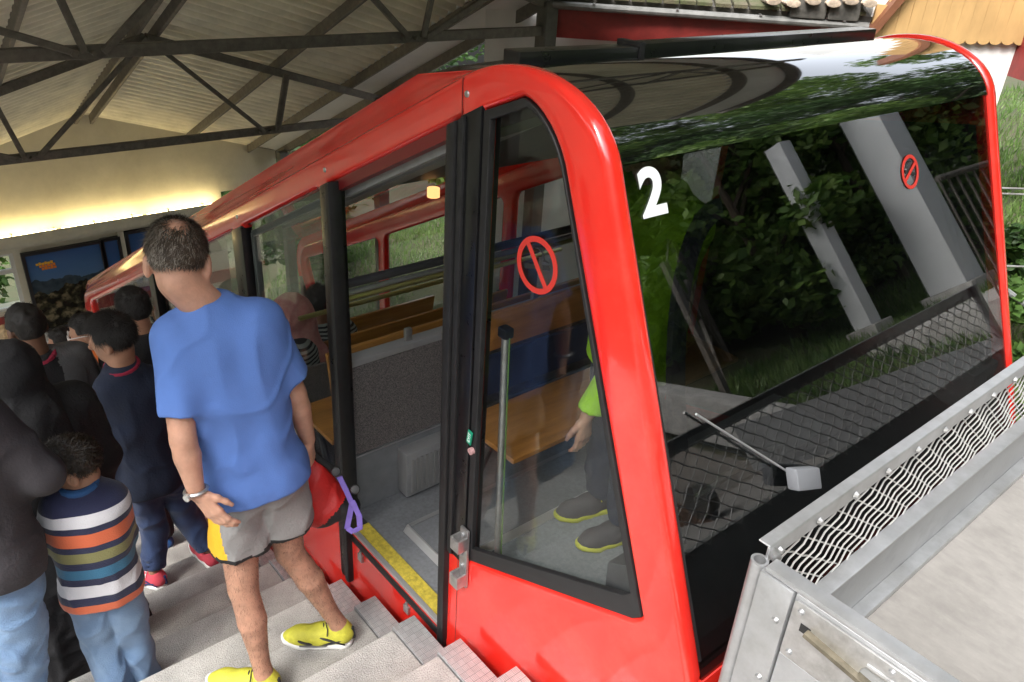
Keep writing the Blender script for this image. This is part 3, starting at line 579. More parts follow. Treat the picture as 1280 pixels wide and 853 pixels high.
# seams on the red side, door latch, exit tag and button
for y in (1.745, 2.66):
    m = MB(); m.box((XS-0.0005, y-0.002, -2.9), (XS+0.02, y+0.002, -2.07 if y < 2 else -2.5)); build(m, 'panel_seam', mat('seam_dark', (0.18, 0.008, 0.006), 0.5), car)
lt = MB(); cl = onx((581, 662), XS-0.01)
lt.box((XS-0.014, cl[1]-0.022, -2.17), (XS-0.003, cl[1]+0.022, -1.905)); latch = build(lt, 'door_latch', steel, car, bevel=0.003)
for z in (-2.155, -1.985):
    m = MB()
    for yy in (-0.020, 0.020): m.box((XS-0.055, cl[1]+yy-0.004, z), (XS-0.014, cl[1]+yy+0.004, z+0.055))
    m.box((XS-0.055, cl[1]-0.02, z), (XS-0.047, cl[1]+0.02, z+0.05)); build(m, 'latch_cup', steel, latch, bevel=0.002)
for z in (-1.93, -2.02, -2.075):
    m = MB(); m.tube([(XS-0.02, cl[1]+0.004, z), (XS-0.012, cl[1]+0.004, z)], 0.008, 8); build(m, 'latch_screw', alu, latch)
ce = onx((587, 547), XS-0.006)
m = MB(); m.obox(ce, (0.002, 0, 0), (0, 0.011, 0.002), (0, -0.004, 0.026)); tg_ = build(m, 'exit_tag', mat('exit_green', (0.01, 0.28, 0.16), 0.5), car)
text_mesh('exit_lettering', 'EXIT', 0.019, frame(ce+V(-0.0025, 0, 0), unit((0, -0.15, 1)), unit((0, 1, 0.15)), (-1, 0, 0)), white, tg_, ext=0.0003)
cb = onx((587, 565), XS-0.012); m = MB(); m.tube([cb, cb+V(0.02, 0, 0)], 0.013, 12); build(m, 'release_button', mat('button_pink', (0.42, 0.24, 0.24), 0.5), car, bevel=0.003)
# vertical grab rail and hose behind the front window
q = onx((632, 420), XS+0.10); q2 = onx((622, 690), XS+0.10)
m = MB(); m.tube([q, q2], 0.013, 12); build(m, 'grab_rail', steel, car, smooth=True)
m = MB(); m.tube([q+V(0, -0.02, 0), q2+V(0, -0.02, 0)], 0.0025, 8); build(m, 'rail_trim', mat('lime_trim', (0.10, 0.19, 0.03), 0.4), car, smooth=True)
m = MB(); m.box(q+V(-0.018, -0.02, -0.005), q+V(0.018, 0.02, 0.03)); build(m, 'rail_cap', rubber, car, bevel=0.006)
# interior floors, one step per compartment
levels = [(0.80, 1.80, -2.15), (1.80, 2.69, -2.542), (2.69, 3.50, -2.95), (3.50, 4.33, -3.36), (4.33, 5.15, -3.77), (5.15, 6.4, -4.18)]
for i, (ya, yb, z) in enumerate(levels):
    m = MB(); m.box((XS+0.058 if i != 1 else XS+0.096, ya, z-0.05), (XF-0.06, yb-0.001, z)); build(m, 'floor_step', floor_in, car)
    if i > 0:
        zu = levels[i-1][2]; m = MB(); m.box((XS+0.058, ya-0.02, z+0.001), (XF-0.06, ya-0.001, zu-0.051)); build(m, 'step_riser', grey_in, car)
    if i != 1:
        m = MB(); m.box((XS+0.06, yb-0.045, z+0.001), (XF-0.06, yb-0.003, z+0.006)); build(m, 'step_nosing', MATS['bright_alu'], car)
m = MB(); m.box((1.575, 1.84, -2.541), (2.6, 2.40, -2.515)); build(m, 'floor_plinth', floor_in, car)
m = MB(); m.prism([(1.546, 1.85, -2.541), (1.574, 1.85, -2.541), (1.574, 1.85, -2.512), (1.566, 1.85, -2.512)], (0, 0.57, 0)); build(m, 'plinth_nosing', MATS['bright_alu'], car)
m = MB(); m.box((1.575, 2.401, -2.541), (2.6, 2.425, -2.514)); build(m, 'plinth_nosing', alu_dull, car)
# partition, heater, rails
PY = 2.67
m = MB(); m.box((1.412, PY, -2.54), (3.45, PY+0.02, -2.232)); build(m, 'kick_panel', grey_in, car)
m = MB(); m.box((1.412, PY-0.004, -2.235), (3.45, PY+0.02, -2.225)); build(m, 'panel_trim', alu, car)
m = MB(); m.box((1.412, PY+0.002, -2.222), (3.45, PY+0.02, -1.755)); build(m, 'carpet_panel', speck, car)
m = MB(); m.box((1.405, PY-0.006, -1.754), (3.45, PY+0.06, -1.722)); build(m, 'partition_cap', alu_dull, car, bevel=0.003)
m = MB(); m.box((1.44, PY+0.025, -1.70), (3.2, PY+0.030, -1.40)); build(m, 'partition_glass', sideglass, car)
for x in (1.74, 2.5):
    m = MB(); m.box((x, PY+0.015, -1.722), (x+0.035, PY+0.04, -1.66)); build(m, 'glass_clamp', steel, car, bevel=0.008)
for z, mm, r in ((-1.44, yellow, 0.011), (-1.415, alu, 0.012), (-1.375, dark_in, 0.02)):
    m = MB(); m.tube([(1.41, PY+0.03, z), (3.45, PY+0.03, z)], r, 10); build(m, 'hand_rail', mm if mm is not yellow else mat('brass_rail', (0.5, 0.46, 0.2), 0.3, 0.7), car, smooth=True)
hb = MB(); hb.box((1.675, PY-0.085, -2.515), (2.10, PY-0.002, -2.265)); ht = build(hb, 'heater', alu_dull, car, bevel=0.006)
for x in np.arange(1.70, 2.09, 0.026):
    m = MB(); m.box((x, PY-0.094, -2.495), (x+0.013, PY-0.086, -2.30)); build(m, 'heater_fin', mat('heater_fin', (0.33, 0.33, 0.33), 0.45, 0.4), ht)
# benches
def bench(y, zseat, x0, x1, face):
    m = MB(); m.obox(((x0+x1)/2, y, zseat+0.40), ((x1-x0)/2, 0, 0), (0, 0.012, 0.0), (0, -0.02*face, 0.105)); b = build(m, 'bench', wood, car, bevel=0.006)
    m = MB(); m.obox(((x0+x1)/2, y-face*0.20, zseat), ((x1-x0)/2, 0, 0), (0, 0.19, 0.0), (0, 0, 0.013)); build(m, 'bench_seat', wood, b, bevel=0.006)
    m = MB(); m.obox(((x0+x1)/2, y+face*0.01, zseat+0.17), ((x1-x0)/2-0.02, 0, 0), (0, 0.01, 0), (0, 0, 0.10)); build(m, 'bench_cushion', mat('navy_cushion', (0.025, 0.035, 0.075), 0.8), b)
    for x in (x0+0.03, x1-0.03):
        m = MB(); m.tube([(x, y+face*0.03, zseat+0.48), (x, y+face*0.035, zseat-0.02), (x, y-face*0.2, zseat-0.04), (x, y-face*0.05, zseat-0.42)], 0.02, 8); build(m, 'bench_bracket', dark_in, b, smooth=True)
bench(2.40, -2.02, 1.83, 3.40, 1); bench(2.98, -2.36, 1.50, 3.40, -1)
bench(3.95, -2.85, 1.75, 3.40, 1); bench(4.85, -3.25, 1.75, 3.40, 1)
for i in (2, 3, 4):
    ya, yb, z = levels[i]; m = MB(); m.box((1.60, yb-0.03, z), (3.45, yb-0.012, z+0.75)); build(m, 'partition', speck, car)
    m = MB(); m.tube([(1.60, yb-0.02, z+1.05), (3.45, yb-0.02, z+1.05)], 0.014, 8); build(m, 'hand_rail', MATS['brass_rail'], car, smooth=True)
# overhead duct and small lamps
m = MB(); m.prism([(1.47, 1.9, zl(1.9)-0.04), (1.75, 1.9, zl(1.9)+0.0), (1.75, 3.3, zl(3.3)+0.0), (1.47, 3.3, zl(3.3)-0.04)], (0, 0, -0.03)); build(m, 'overhead_duct', mat('duct_grey', (0.22, 0.22, 0.22), 0.5), car)
for y in (3.5,):
    m = MB(); m.tube([(2.45, y, zl(y)+0.02), (2.45, y, zl(y)-0.03)], 0.035, 14); build(m, 'ceiling_lamp', emit('car_lamp', (1.0, 0.5, 0.18), 0.4), car, smooth=True)
# driver's desk behind the windscreen
m = MB(); m.prism([(1.42, 0.80, -1.73), (1.42, 1.05, -1.62), (1.42, 1.12, -1.66), (1.42, 1.10, -2.14), (1.42, 0.80, -2.14)], (2.06, 0, 0)); build(m, 'driver_desk', dark_in, car, bevel=0.01)
m = MB(); m.box((3.22, 0.86, -1.67), (3.46, 1.10, -1.50)); build(m, 'desk_box', grey_in, car, bevel=0.02)
m = MB(); m.tube([(1.55, 0.98, -1.60), (1.55, 0.98, -1.42), (1.75, 0.98, -1.39), (2.0, 0.98, -1.39), (2.0, 0.98, -1.6)], 0.012, 8); build(m, 'desk_rail', steel, car, smooth=True)
# wiper
m = MB(); m.tube([on_ws((985, 590), 0.02), on_ws((870, 518), 0.02)], 0.0035, 6); wp = build(m, 'wiper_arm', alu, car)
cw = on_ws((1005, 598), 0.03); m = MB(); m.obox(cw, (0.075, 0, -0.03), wd*0.035, wn*0.02); build(m, 'wiper_motor', mat('wiper_grey', (0.20, 0.21, 0.23), 0.5, 0.2), wp, bevel=0.008)
m = MB(); m.prism([(XF-0.062, 0.80, -2.1), (XF-0.062, 0.82, -1.7), (XF-0.062, 1.25, -0.62), (XF-0.062, 2.36, zl(2.36)-0.02), (XF-0.062, 2.36, -2.5)], (-0.008, 0, 0)); build(m, 'added_view_blocker', dark_in, car)  # dark panel added to block the bright view through the windscreen
# lower end of the car
m = MB(); m.prism([(1.42, 7.37, -3.60), (3.48, 7.37, -3.60), (3.48, 6.86, -4.45), (1.42, 6.86, -4.45)], (0, 0.004, 0.002)); build(m, 'end_glass', sideglass, car)
m = MB(); m.prism([(1.41, 6.86, -4.45), (3.49, 6.86, -4.45), (3.49, 6.52, -5.1), (1.41, 6.52, -5.1)], (0, -0.03, 0.01)); build(m, 'end_panel', red, car)
# black beam across the roof
bm_ = thing('roof_beam', 'black steel beam lying across the top of the red car', 'beam', (2.4, 1.76, -0.36))
m = MB(); m.obox(V(1.715, 1.74, -0.352), (0.245, 0, -0.004), (0, 0.035, 0), (0, 0, 0.028)); build(m, 'beam_end', black, bm_, bevel=0.004)
m = MB(); m.box((1.963, 1.715, -0.400), (3.40, 1.79, -0.322)); build(m, 'beam_box', black, bm_, bevel=0.004)
m = MB(); m.box((1.98, 1.709, -0.370), (3.38, 1.7145, -0.363)); build(m, 'beam_groove', MATS['seam_dark'] if False else mat('groove_black', (0.003, 0.003, 0.003), 0.6), bm_)
m = MB(); m.box((1.945, 1.70, -0.405), (1.968, 1.80, -0.315)); build(m, 'beam_joint', rubber, bm_, bevel=0.003)
for x in (1.6, 3.2):
    m = MB(); m.box((x, 1.73, -0.46), (x+0.05, 1.78, -0.385)); build(m, 'beam_foot', black, bm_)
# ================================================================== GOODS PLATFORM
GX, GY, GZ = 1.335, 0.63, -1.19
gp = thing('goods_platform', 'open aluminium goods platform with wire mesh front coupled to the red car', 'platform', (2.6, -0.3, -1.78))
FZ = -1.78; GXE, GYE = 3.98, -1.1
# ribbed floor
xs = np.arange(GX+0.03, GXE, 0.0062); zr = FZ+0.0032*np.where(np.arange(len(xs)) % 2 == 0, 1, -1)
m = MB(); m.grid([[(x, y, z) for y in (GYE, GY-0.03)] for x, z in zip(xs, zr)])
ribm = mat('ribbed_floor', (0.165, 0.158, 0.148), 0.6, 0.15, var=0.16, scale=9, stretch=(3, 1.2, 1), detail=8)
dusty(ribm, (0.07, 0.065, 0.06), 0.5, 0.1, 0.2, 3.5)
build(m, 'ribbed_floor', ribm, gp)
m = MB(); m.box((GX+0.02, GYE, FZ-0.10), (GXE, GY, FZ-0.008)); build(m, 'floor_frame', alu_dull, gp)
# front kick wall with a bright top flange
m = MB(); m.box((GX+0.04, GY-0.018, FZ), (GXE, GY-0.004, -1.515)); build(m, 'front_wall', alu_dull, gp)
m = MB(); m.box((GX+0.04, GY-0.045, -1.514), (GXE, GY+0.0, -1.506)); build(m, 'front_wall_flange', alu, gp, bevel=0.002)
m = MB(); m.box((GX+0.04, GY-0.06, FZ+0.002), (GXE, GY-0.0185, FZ+0.03)); build(m, 'floor_edge_angle', alu, gp, bevel=0.004)
# mesh panel
m = MB(); m.box((GX+0.005, GY-0.012, GZ-0.045), (GXE, GY-0.006, GZ)); m.box((GX+0.005, GY-0.012, GZ), (GXE, GY+0.018, GZ+0.005)); tr_ = build(m, 'mesh_top_rail', alu, gp, bevel=0.0015, seg=1)
for i, x in enumerate(np.arange(GX+0.05, GXE, 0.165)):
    m = MB(); m.tube([(x, GY-0.013, GZ-0.028), (x, GY-0.022, GZ-0.028)], [0.011, 0.007], 8); build(m, 'rail_bolt', steel, tr_, smooth=True)
wm = MB(); zt, zb = GZ-0.03, -1.52; Hh = zt-zb
for sgn_, yo in ((1, -0.002), (-1, 0.006)):
    for k, x0 in enumerate(np.arange(GX-Hh*1.6, GXE+Hh*1.6, 0.080)):
        pts = []
        N = 11
        for i in range(N):
            t = i/(N-1); x = x0+sgn_*t*Hh*1.45+(0.0013 if i % 2 else -0.0013); z = zb+t*Hh
            if GX+0.03 < x < GXE-0.01: pts.append((x, GY+yo+(0.0035 if (i+k) % 2 else -0.0035), z))
        if len(pts) > 1: wm.tube(pts, 0.0024, 5)
wo_ = build(wm, 'wire_mesh', mat('wire_galvanised', (0.52, 0.52, 0.51), 0.45, 0.5), gp, smooth=True); tag(wo_, kind='stuff')
m = MB(); m.box((GXE-0.03, GY-0.012, -1.52), (GXE, GY+0.02, GZ)); build(m, 'mesh_end_post', alu, gp)
# corner post: hollow round section next to a flat flange
pf = [(GX-0.01+0.020*math.cos(t), GY-0.004+0.020*math.sin(t)) for t in np.linspace(0, 2*math.pi, 21)[:-1]]; pi_ = [(GX-0.01+0.014*math.cos(t), GY-0.004+0.014*math.sin(t)) for t in np.linspace(0, 2*math.pi, 21)[:-1]]
curve_panel('corner_post', pf, [pi_], 0.58, 0.0, frame((0, 0, -1.80), (1, 0, 0), (0, 1, 0), (0, 0, 1)), alu, gp)
m = MB(); m.box((GX-0.034, GY-0.105, -2.38), (GX-0.002, GY-0.022, GZ-0.035)); fl_ = build(m, 'corner_flange', alu, gp, bevel=0.004)
for z in (-1.32, -1.50, -1.68): 
    m = MB(); m.tube([(GX-0.034, GY-0.085, z), (GX-0.041, GY-0.085, z)], [0.009, 0.005], 8); build(m, 'rivet', alu, fl_, smooth=True)
m = MB(); m.tube([(GX+0.012, GY-0.03, GZ-0.02), (GX+0.025, GY-0.01, GZ-0.02)], 0.012, 8); build(m, 'corner_pin', steel, gp, smooth=True)
# drop side: top cap, panels, latch plate with sunk handle
gate_t = thing('drop_side', 'riveted aluminium drop side with recessed bar handle on the goods platform', 'gate', (GX, -0.2, -2.38))
m = MB(); m.box((GX-0.030, GYE, GZ-0.032), (GX+0.012, GY-0.03, GZ-0.018)); build(m, 'top_cap', alu, gate_t, bevel=0.004)
zs = [GZ-0.033, -1.40, -1.62, -1.86, -2.12, -2.38]
for i in range(5):
    m = MB(); m.box((GX-0.026, GYE, zs[i+1]+0.002), (GX+0.006, GY-0.108, zs[i]-0.001)); build(m, 'side_panel', alu, gate_t, bevel=0.0025, seg=1)
hp = V(GX-0.027, 0.33, -1.32)
ply0, ply1, plz0, plz1 = 0.10, GY-0.112, -1.395, -1.236
hole = rnd([(0.17, -1.372), (0.355, -1.372), (0.355, -1.272), (0.17, -1.272)], 0.03)
pl = curve_panel('latch_plate', rnd([(ply0, plz0), (ply1, plz0), (ply1, plz1), (ply0, plz1)], 0.008), [hole], 0.002, 0.001, SIDE_M(GX-0.030), steel, gate_t)
m = MB(); m.prism([(GX-0.0275, p[0], p[1]) for p in hole], (0.001, 0, 0)); build(m, 'handle_recess', alu_dull, pl)
for pz in (-1.372, -1.272):
    m = MB(); m.tube([(GX-0.032, 0.18, pz), (GX-0.032, 0.345, pz)], 0.006, 8); build(m, 'recess_lip', steel, pl, smooth=True)
m = MB(); m.bar((GX-0.040, 0.475, -1.292), (GX-0.034, 0.185, -1.335), 0.012, 0.022, up=(1, 0, 0)); build(m, 'handle_bar', mat('worn_bar', (0.17, 0.15, 0.11), 0.5, 0.6, var=0.3, scale=30), pl, bevel=0.003)
m = MB(); m.box((GX-0.0335, 0.468, -1.305), (GX-0.0325, 0.492, -1.283)); build(m, 'handle_slot', rubber, pl)
for y, z in ((ply1-0.02, plz1-0.02), (ply1-0.02, plz0+0.02), (0.30, plz1-0.012), (0.34, plz0+0.014), (ply0+0.015, plz1-0.015), (ply0+0.015, plz0+0.015)):
    m = MB(); m.tube([(GX-0.032, y, z), (GX-0.039, y, z)], [0.008, 0.0045], 8); build(m, 'rivet', alu, pl, smooth=True)
m = MB(); m.box((GXE-0.02, GYE, FZ), (GXE, GY, -1.45)); build(m, 'far_side_board', alu, gp)
for y in (-0.7, 0.3):
    for x in (2.05, 3.05):
        m = MB(); m.tube([(x-0.04, y, stair_line(y)-0.40), (x+0.04, y, stair_line(y)-0.40)], 0.09, 20); wq = build(m, 'wheel', mat('wheel_steel', (0.12, 0.11, 0.10), 0.5, 0.7), gp, smooth=True)
        m = MB(); m.box((x-0.03, y-0.05, stair_line(y)-0.40), (x+0.03, y+0.05, FZ-0.10)); build(m, 'wheel_strut', dark_in, gp)
# ================================================================== HOUSE BESIDE THE TRACK
tanw = mat('tan_boards', (0.46, 0.29, 0.12), 0.6, var=0.14, scale=5, stretch=(1, 1, 0.4), bump=0.1, bscale=40)
whitew = mat('white_render', (0.72, 0.72, 0.70), 0.85, var=0.06, scale=3, bump=0.2, bscale=40)
oldwood = mat('grey_weathered_wood', (0.09, 0.085, 0.075), 0.9, var=0.4, scale=9, bump=0.5, bscale=30)
shing_m = mat('mossy_shingle', (0.11, 0.09, 0.06), 0.95, col2=(0.05, 0.07, 0.02), var=0.3, scale=5, bump=0.7, bscale=30)
HD = 6.45
def hp_(u, d, z): p = HV*(HD+d)+EV*u; return V(p[0], p[1], z)      # u along the front, d back from it
def hbox(mb, u0, u1, d0, d1, z0, z1): mb.obox((hp_(u0, d0, z0)+hp_(u1, d1, z1))/2, EV*(u1-u0)/2, HV*(d1-d0)/2, V(0, 0, (z1-z0)/2)); return mb
U = lambda px, py: float(onD(px, py, HD) @ EV)
uL, uG, uR = U(640, 30), U(1083, 50), U(1262, 90)
house = thing('chalet', 'chalet with scalloped tan gable boards over a white wall and red eaves board', 'house', hp_((uL+uR)/2, 1.0, -3.6))
m = MB(); hbox(m, uL-0.22, uG+0.02, 0.35, 3.2, -4.6, -0.60); hbox(m, uG, uR, 0.02, 3.2, -4.6, 0.9); build(m, 'wall', whitew, house)
m = MB(); hbox(m, uL+0.28, uG-0.02, 0.04, 0.10, -0.80, -0.585); build(m, 'eaves_board', redpaint, house, bevel=0.004)
m = MB(); m.tube([hp_(uL+0.25, -0.01, -0.565), hp_(uG-0.02, -0.01, -0.575)], 0.03, 10); gt = build(m, 'gutter', mat('gutter_zinc', (0.24, 0.24, 0.23), 0.5, 0.5, var=0.2, scale=10), house, smooth=True)
for u in np.arange(uL+0.6, uG-0.1, 0.62):
    m = MB(); m.bar(hp_(u, -0.045, -0.545), hp_(u+0.012, 0.10, -0.53), 0.02, 0.008); build(m, 'gutter_clip', steel, gt)
m = MB(); m.prism([hp_(uL+0.25, 0.02, -0.55), hp_(uG+0.05, 0.02, -0.55), hp_(uG+0.05, 1.8, 0.10), hp_(uL+0.25, 1.8, 0.10)], (0, 0, 0.04)); rf = build(m, 'lean_to_roof', oldwood, house)
for row in range(9):
    for k in range(int((uG-uL)/0.125)):
        u = uL+0.3+0.125*k+0.06*(row % 2)+random.uniform(-0.012, 0.012); d0 = 0.0+row*0.17; w_ = 0.055+random.uniform(-0.006, 0.006)
        if u > uG-0.05: continue
        z0 = -0.495+d0*0.365; m = MB(); lift = 0.02+random.uniform(0, 0.02)
        m.obox((hp_(u, d0+0.11, z0+0.04)), EV*w_, HV*0.13+V(0, 0, 0.13*0.365-lift*0.3), V(0, 0, 0.012)); build(m, 'shingle', shing_m, rf)
for u0, u1 in ((U(985, 20), U(1030, 20)), (U(1032, 20), U(1072, 20))):
    m = MB(); hbox(m, u0, u1, -0.05, 0.05, -0.545, -0.34); build(m, 'roof_block', oldwood, house, bevel=0.02)
for i, px in enumerate((965, 990, 1015, 1040, 1062, 1085)):
    c = onD(px, 1+3*(i % 2), HD-0.05); m = MB()
    ang = np.linspace(0, 2*math.pi, 13)[:-1]; m.prism([c+EV*(0.055*math.cos(t))+V(0, 0, 1)*0.028*math.sin(t)-HV*0.05 for t in ang], HV*0.4); build(m, 'log_end', mat('log_end_pale', (0.42, 0.34, 0.26), 0.9, var=0.4, scale=20, bump=0.4, bscale=40), house, bevel=0.006)
# gable boards: each one tapers to a rounded tip
bw = (uR+0.03-uG)/13
for i in range(13):
    u0 = uG+i*bw; zt = -0.55+min(1.6, (i+0.6)*0.22); zb = -0.655+0.004*i
    tip = [hp_(u0+bw*(0.5-0.5*math.cos(t)), -0.03, zb-0.028*math.sin(t)) for t in np.linspace(0, math.pi, 7)]
    m = MB(); m.prism([hp_(u0+0.005, -0.03-0.006*(i%2), zt), *tip, hp_(u0+bw-0.005, -0.03, zt)], HV*0.028); build(m, 'gable_board', tanw, house)
m = MB(); m.prism([hp_(uG-0.06, -0.10, -0.66), hp_(uG+0.02, -0.10, -0.62), hp_(uG+1.35, -0.10, 1.6), hp_(uG+1.25, -0.10, 1.6)], HV*0.5); build(m, 'bargeboard', mat('barge_brown', (0.17, 0.065, 0.03), 0.6, var=0.2, scale=6), house)
m = MB(); hbox(m, uR+0.0, uR+0.35, -0.35, 0.5, -0.86, -0.50); build(m, 'shutter', redpaint, house)
m = MB(); hbox(m, uR-0.02, uR+0.5, -0.3, 0.6, -0.46, 0.2); build(m, 'side_eave', mat('eave_tan', (0.40, 0.22, 0.07), 0.6), house)
# ================================================================== VEGETATION
def leaf_mat(name, c1, c2, trans=0.35):
    m = bpy.data.materials.new(name); m.use_nodes = True; t = m.node_tree; t.nodes.clear()
    ge = _n(t, 'ShaderNodeNewGeometry'); no = _n(t, 'ShaderNodeTexNoise'); no.inputs['Scale'].default_value = 5.0; no.inputs['Detail'].default_value = 6; t.links.new(ge.outputs['Position'], no.inputs['Vector'])
    rp = _n(t, 'ShaderNodeValToRGB'); rp.color_ramp.elements[0].position = 0.35; rp.color_ramp.elements[1].position = 0.66; rp.color_ramp.elements[0].color = (*c1, 1); rp.color_ramp.elements[1].color = (*c2, 1); t.links.new(no.outputs[0], rp.inputs[0])
    di = _n(t, 'ShaderNodeBsdfPrincipled'); di.inputs['Roughness'].default_value = 0.5; t.links.new(rp.outputs[0], di.inputs['Base Color'])
    tr = _n(t, 'ShaderNodeBsdfTranslucent'); t.links.new(rp.outputs[0], tr.inputs[0]); mx = _n(t, 'ShaderNodeMixShader'); mx.inputs[0].default_value = trans; o = _n(t, 'ShaderNodeOutputMaterial')
    t.links.new(di.outputs[0], mx.inputs[1]); t.links.new(tr.outputs[0], mx.inputs[2]); t.links.new(mx.outputs[0], o.inputs[0]); return m
L_dark = leaf_mat('leaf_dark', (0.025, 0.065, 0.015), (0.07, 0.15, 0.03)); L_mid = leaf_mat('leaf_mid', (0.045, 0.11, 0.02), (0.13, 0.24, 0.05)); L_lite = leaf_mat('leaf_light', (0.07, 0.16, 0.025), (0.21, 0.32, 0.07))
bark = mat('bark', (0.075, 0.055, 0.04), 0.95, var=0.4, scale=12, bump=0.8, bscale=30, stretch=(1, 1, 0.3))
def leaves(cent, rad, n, size, up=0.4):
    cent = np.asarray(cent, float); rad = np.asarray(rad, float); k = RNG.integers(0, len(cent), n)
    d = RNG.normal(size=(n, 3)); d /= np.linalg.norm(d, axis=1)[:, None]; rr = RNG.random(n)**0.45
    p = cent[k]+d*rad[k]*rr[:, None]
    ax = RNG.normal(size=(n, 3)); ax[:, 2] *= 0.6; ax /= np.linalg.norm(ax, axis=1)[:, None]
    nn = RNG.normal(size=(n, 3))*0.8+d*0.6+np.array([0, 0, up]); sd = np.cross(nn, ax); sd /= np.linalg.norm(sd, axis=1)[:, None]
    L = size*(0.6+0.8*RNG.random(n))[:, None]
    v = np.stack([p-ax*L*0.5, p+sd*L*0.28+ax*L*0.05, p+ax*L*0.55, p-sd*L*0.28+ax*L*0.05], 1).reshape(-1, 3)
    return v, np.arange(4*n).reshape(n, 4)
def tree(name, label, cat, x, y, hgt, rad, n, size, m_, group, clumps=14, trunk=0.08, low=0.25, seed=0):
    rg = np.random.default_rng(seed); z = float(terrain_z(x, y))-0.05
    t = thing(name, label, cat, (x, y, z), group)
    cs, rs = [], []
    mb = MB(); topz = z+hgt*0.8; bend = rg.normal(size=2)*0.12*hgt*0.3
    tp = [(x+bend[0]*s*s, y+bend[1]*s*s, z+hgt*0.85*s) for s in np.linspace(0, 1, 6)]; mb.tube(tp, [trunk*(1-0.75*s) for s in np.linspace(0, 1, 6)], 8)
    for k in range(clumps):
        a = rg.random()*6.283; s = low+(1-low)*rg.random(); rr = rad*(0.25+0.75*rg.random())*math.sin(math.pi*min(0.95, max(0.15, (s-low*0.6))))
        c = V(x+bend[0]*s*s+rr*math.cos(a), y+bend[1]*s*s+rr*math.sin(a), z+hgt*s); cs.append(c); r0 = rad*(0.28+0.22*rg.random()); rs.append((r0, r0, r0*0.75))
        b = V(x+bend[0]*s*s, y+bend[1]*s*s, z+hgt*max(0.1, s-0.15)); mb.tube([b, (b+c)/2+V(0, 0, 0.05*hgt), c], [trunk*0.4, trunk*0.25, trunk*0.08], 5)
    build(mb, 'trunk', bark, t, smooth=True); v, f = leaves(cs, rs, n, size); fromnp('crown', v, f, m_, t, smooth=False); return t
# beyond the car and the end wall
spots = [(5.3, 11.2, 4.2, 1.5, L_dark, 'dark leafy tree seen through the car windows beside the grass'), (6.9, 12.8, 5.2, 1.9, L_mid, 'mid green tree standing behind the grassy bank beyond the car'),
         (5.0, 14.6, 5.5, 2.0, L_dark, 'tall dark tree behind the end of the canopy'), (9.2, 15.0, 6.5, 2.4, L_dark, 'broad dark tree on the far bank beyond the car'), (7.5, 9.6, 2.4, 0.9, L_lite, 'young light green bush beside the chalet back wall')]
for i, (x, y, h_, r_, m_, lb) in enumerate(spots): tree('leafy_tree', lb, 'tree', x, y, h_, r_, 7000, 0.13, m_, 'trees downhill of the station', seed=20+i)
for i, (x, y, h_, m_, lb) in enumerate([(0.2, 13.5, 4.6, L_mid, 'green tree filling the small window of the end wall'), (-1.6, 14.5, 5.0, L_lite, 'pale tree behind the end wall beside the window')]): tree('leafy_tree', lb, 'tree', x, y, h_, 1.8, 6000, 0.16, m_, 'trees behind the end wall', seed=40+i)
# uphill trees and bushes mirrored in the windscreen
up = [(7.6, -2.6, 3.4, 1.4, L_dark, 'dark bushy tree uphill mirrored in the windscreen behind the white columns'), (10.5, -1.6, 5.5, 2.2, L_dark, 'tall dark tree on the uphill bank right of the track'), (6.2, -4.6, 4.0, 1.6, L_mid, 'mid green tree uphill between columns and railing'),
      (9.3, -5.2, 6.0, 2.4, L_dark, 'large dark tree far up the bank'), (4.6, -7.6, 5.0, 2.0, L_mid, 'green tree over the track far uphill'), (12.8, -0.6, 5.0, 2.2, L_mid, 'spreading green tree above the grassy slope'), (7.5, -8.6, 7.0, 2.8, L_dark, 'tallest dark tree uphill of the goods platform'),
      (1.2, -9.6, 6.0, 2.4, L_dark, 'dark tree at the head of the stairs'), (13.5, -5.0, 7.0, 2.8, L_lite, 'light green tree high on the bank'), (5.2, -2.6, 1.5, 0.7, L_lite, 'low light green bush beside the track'), (6.4, -2.1, 2.6, 1.1, L_lite, 'leafy bush growing behind the slim white column'), (8.3, -2.0, 3.0, 1.3, L_lite, 'leafy bush growing behind the broad white column'), (9.8, -1.9, 3.4, 1.4, L_lite, 'pale leafy bush past the end of the railing'), (5.6, -3.4, 2.6, 1.1, L_lite, 'mid green bush at the wire fence'), (13.0, -2.6, 11, 3.4, L_lite, 'very tall light green tree above the upper landing'), (10.0, -6.8, 12, 3.4, L_lite, 'very tall tree high above the track'), (15.5, 1.0, 11, 3.6, L_lite, 'very tall tree beyond the grassy slope'), (4.8, -10.0, 12, 3.2, L_lite, 'tall light green tree in line with the track'), (12.5, -9.0, 14, 4.2, L_mid, 'highest tree at the back of the uphill wood'), (8.6, -3.8, 9.5, 2.6, L_lite, 'bright green tree right behind the white columns')]
for i, (x, y, h_, r_, m_, lb) in enumerate(up): tree('leafy_tree', lb, 'tree', x, y, h_, r_, 7500 if h_ < 9 else 11000, 0.12 if h_ < 4 else (0.17 if h_ < 9 else 0.26), m_, 'trees uphill of the car', clumps=18, low=0.12, seed=60+i)
lf = [(-10.0, 1.0, 4.5, L_dark, 'dark tree on the open side of the stairs'), (-10.5, 5.0, 5.0, L_mid, 'green tree on the open side of the canopy'), (-10.5, 9.0, 5.0, L_dark, 'dark tree by the lower open side of the canopy'), (-11.0, -3.5, 5.0, L_mid, 'green tree uphill on the open side of the stairs')]
for i, (x, y, h_, m_, lb) in enumerate(lf): tree('leafy_tree', lb, 'tree', x, y, h_, 2.2, 5000, 0.2, m_, 'trees on the open side', seed=80+i)
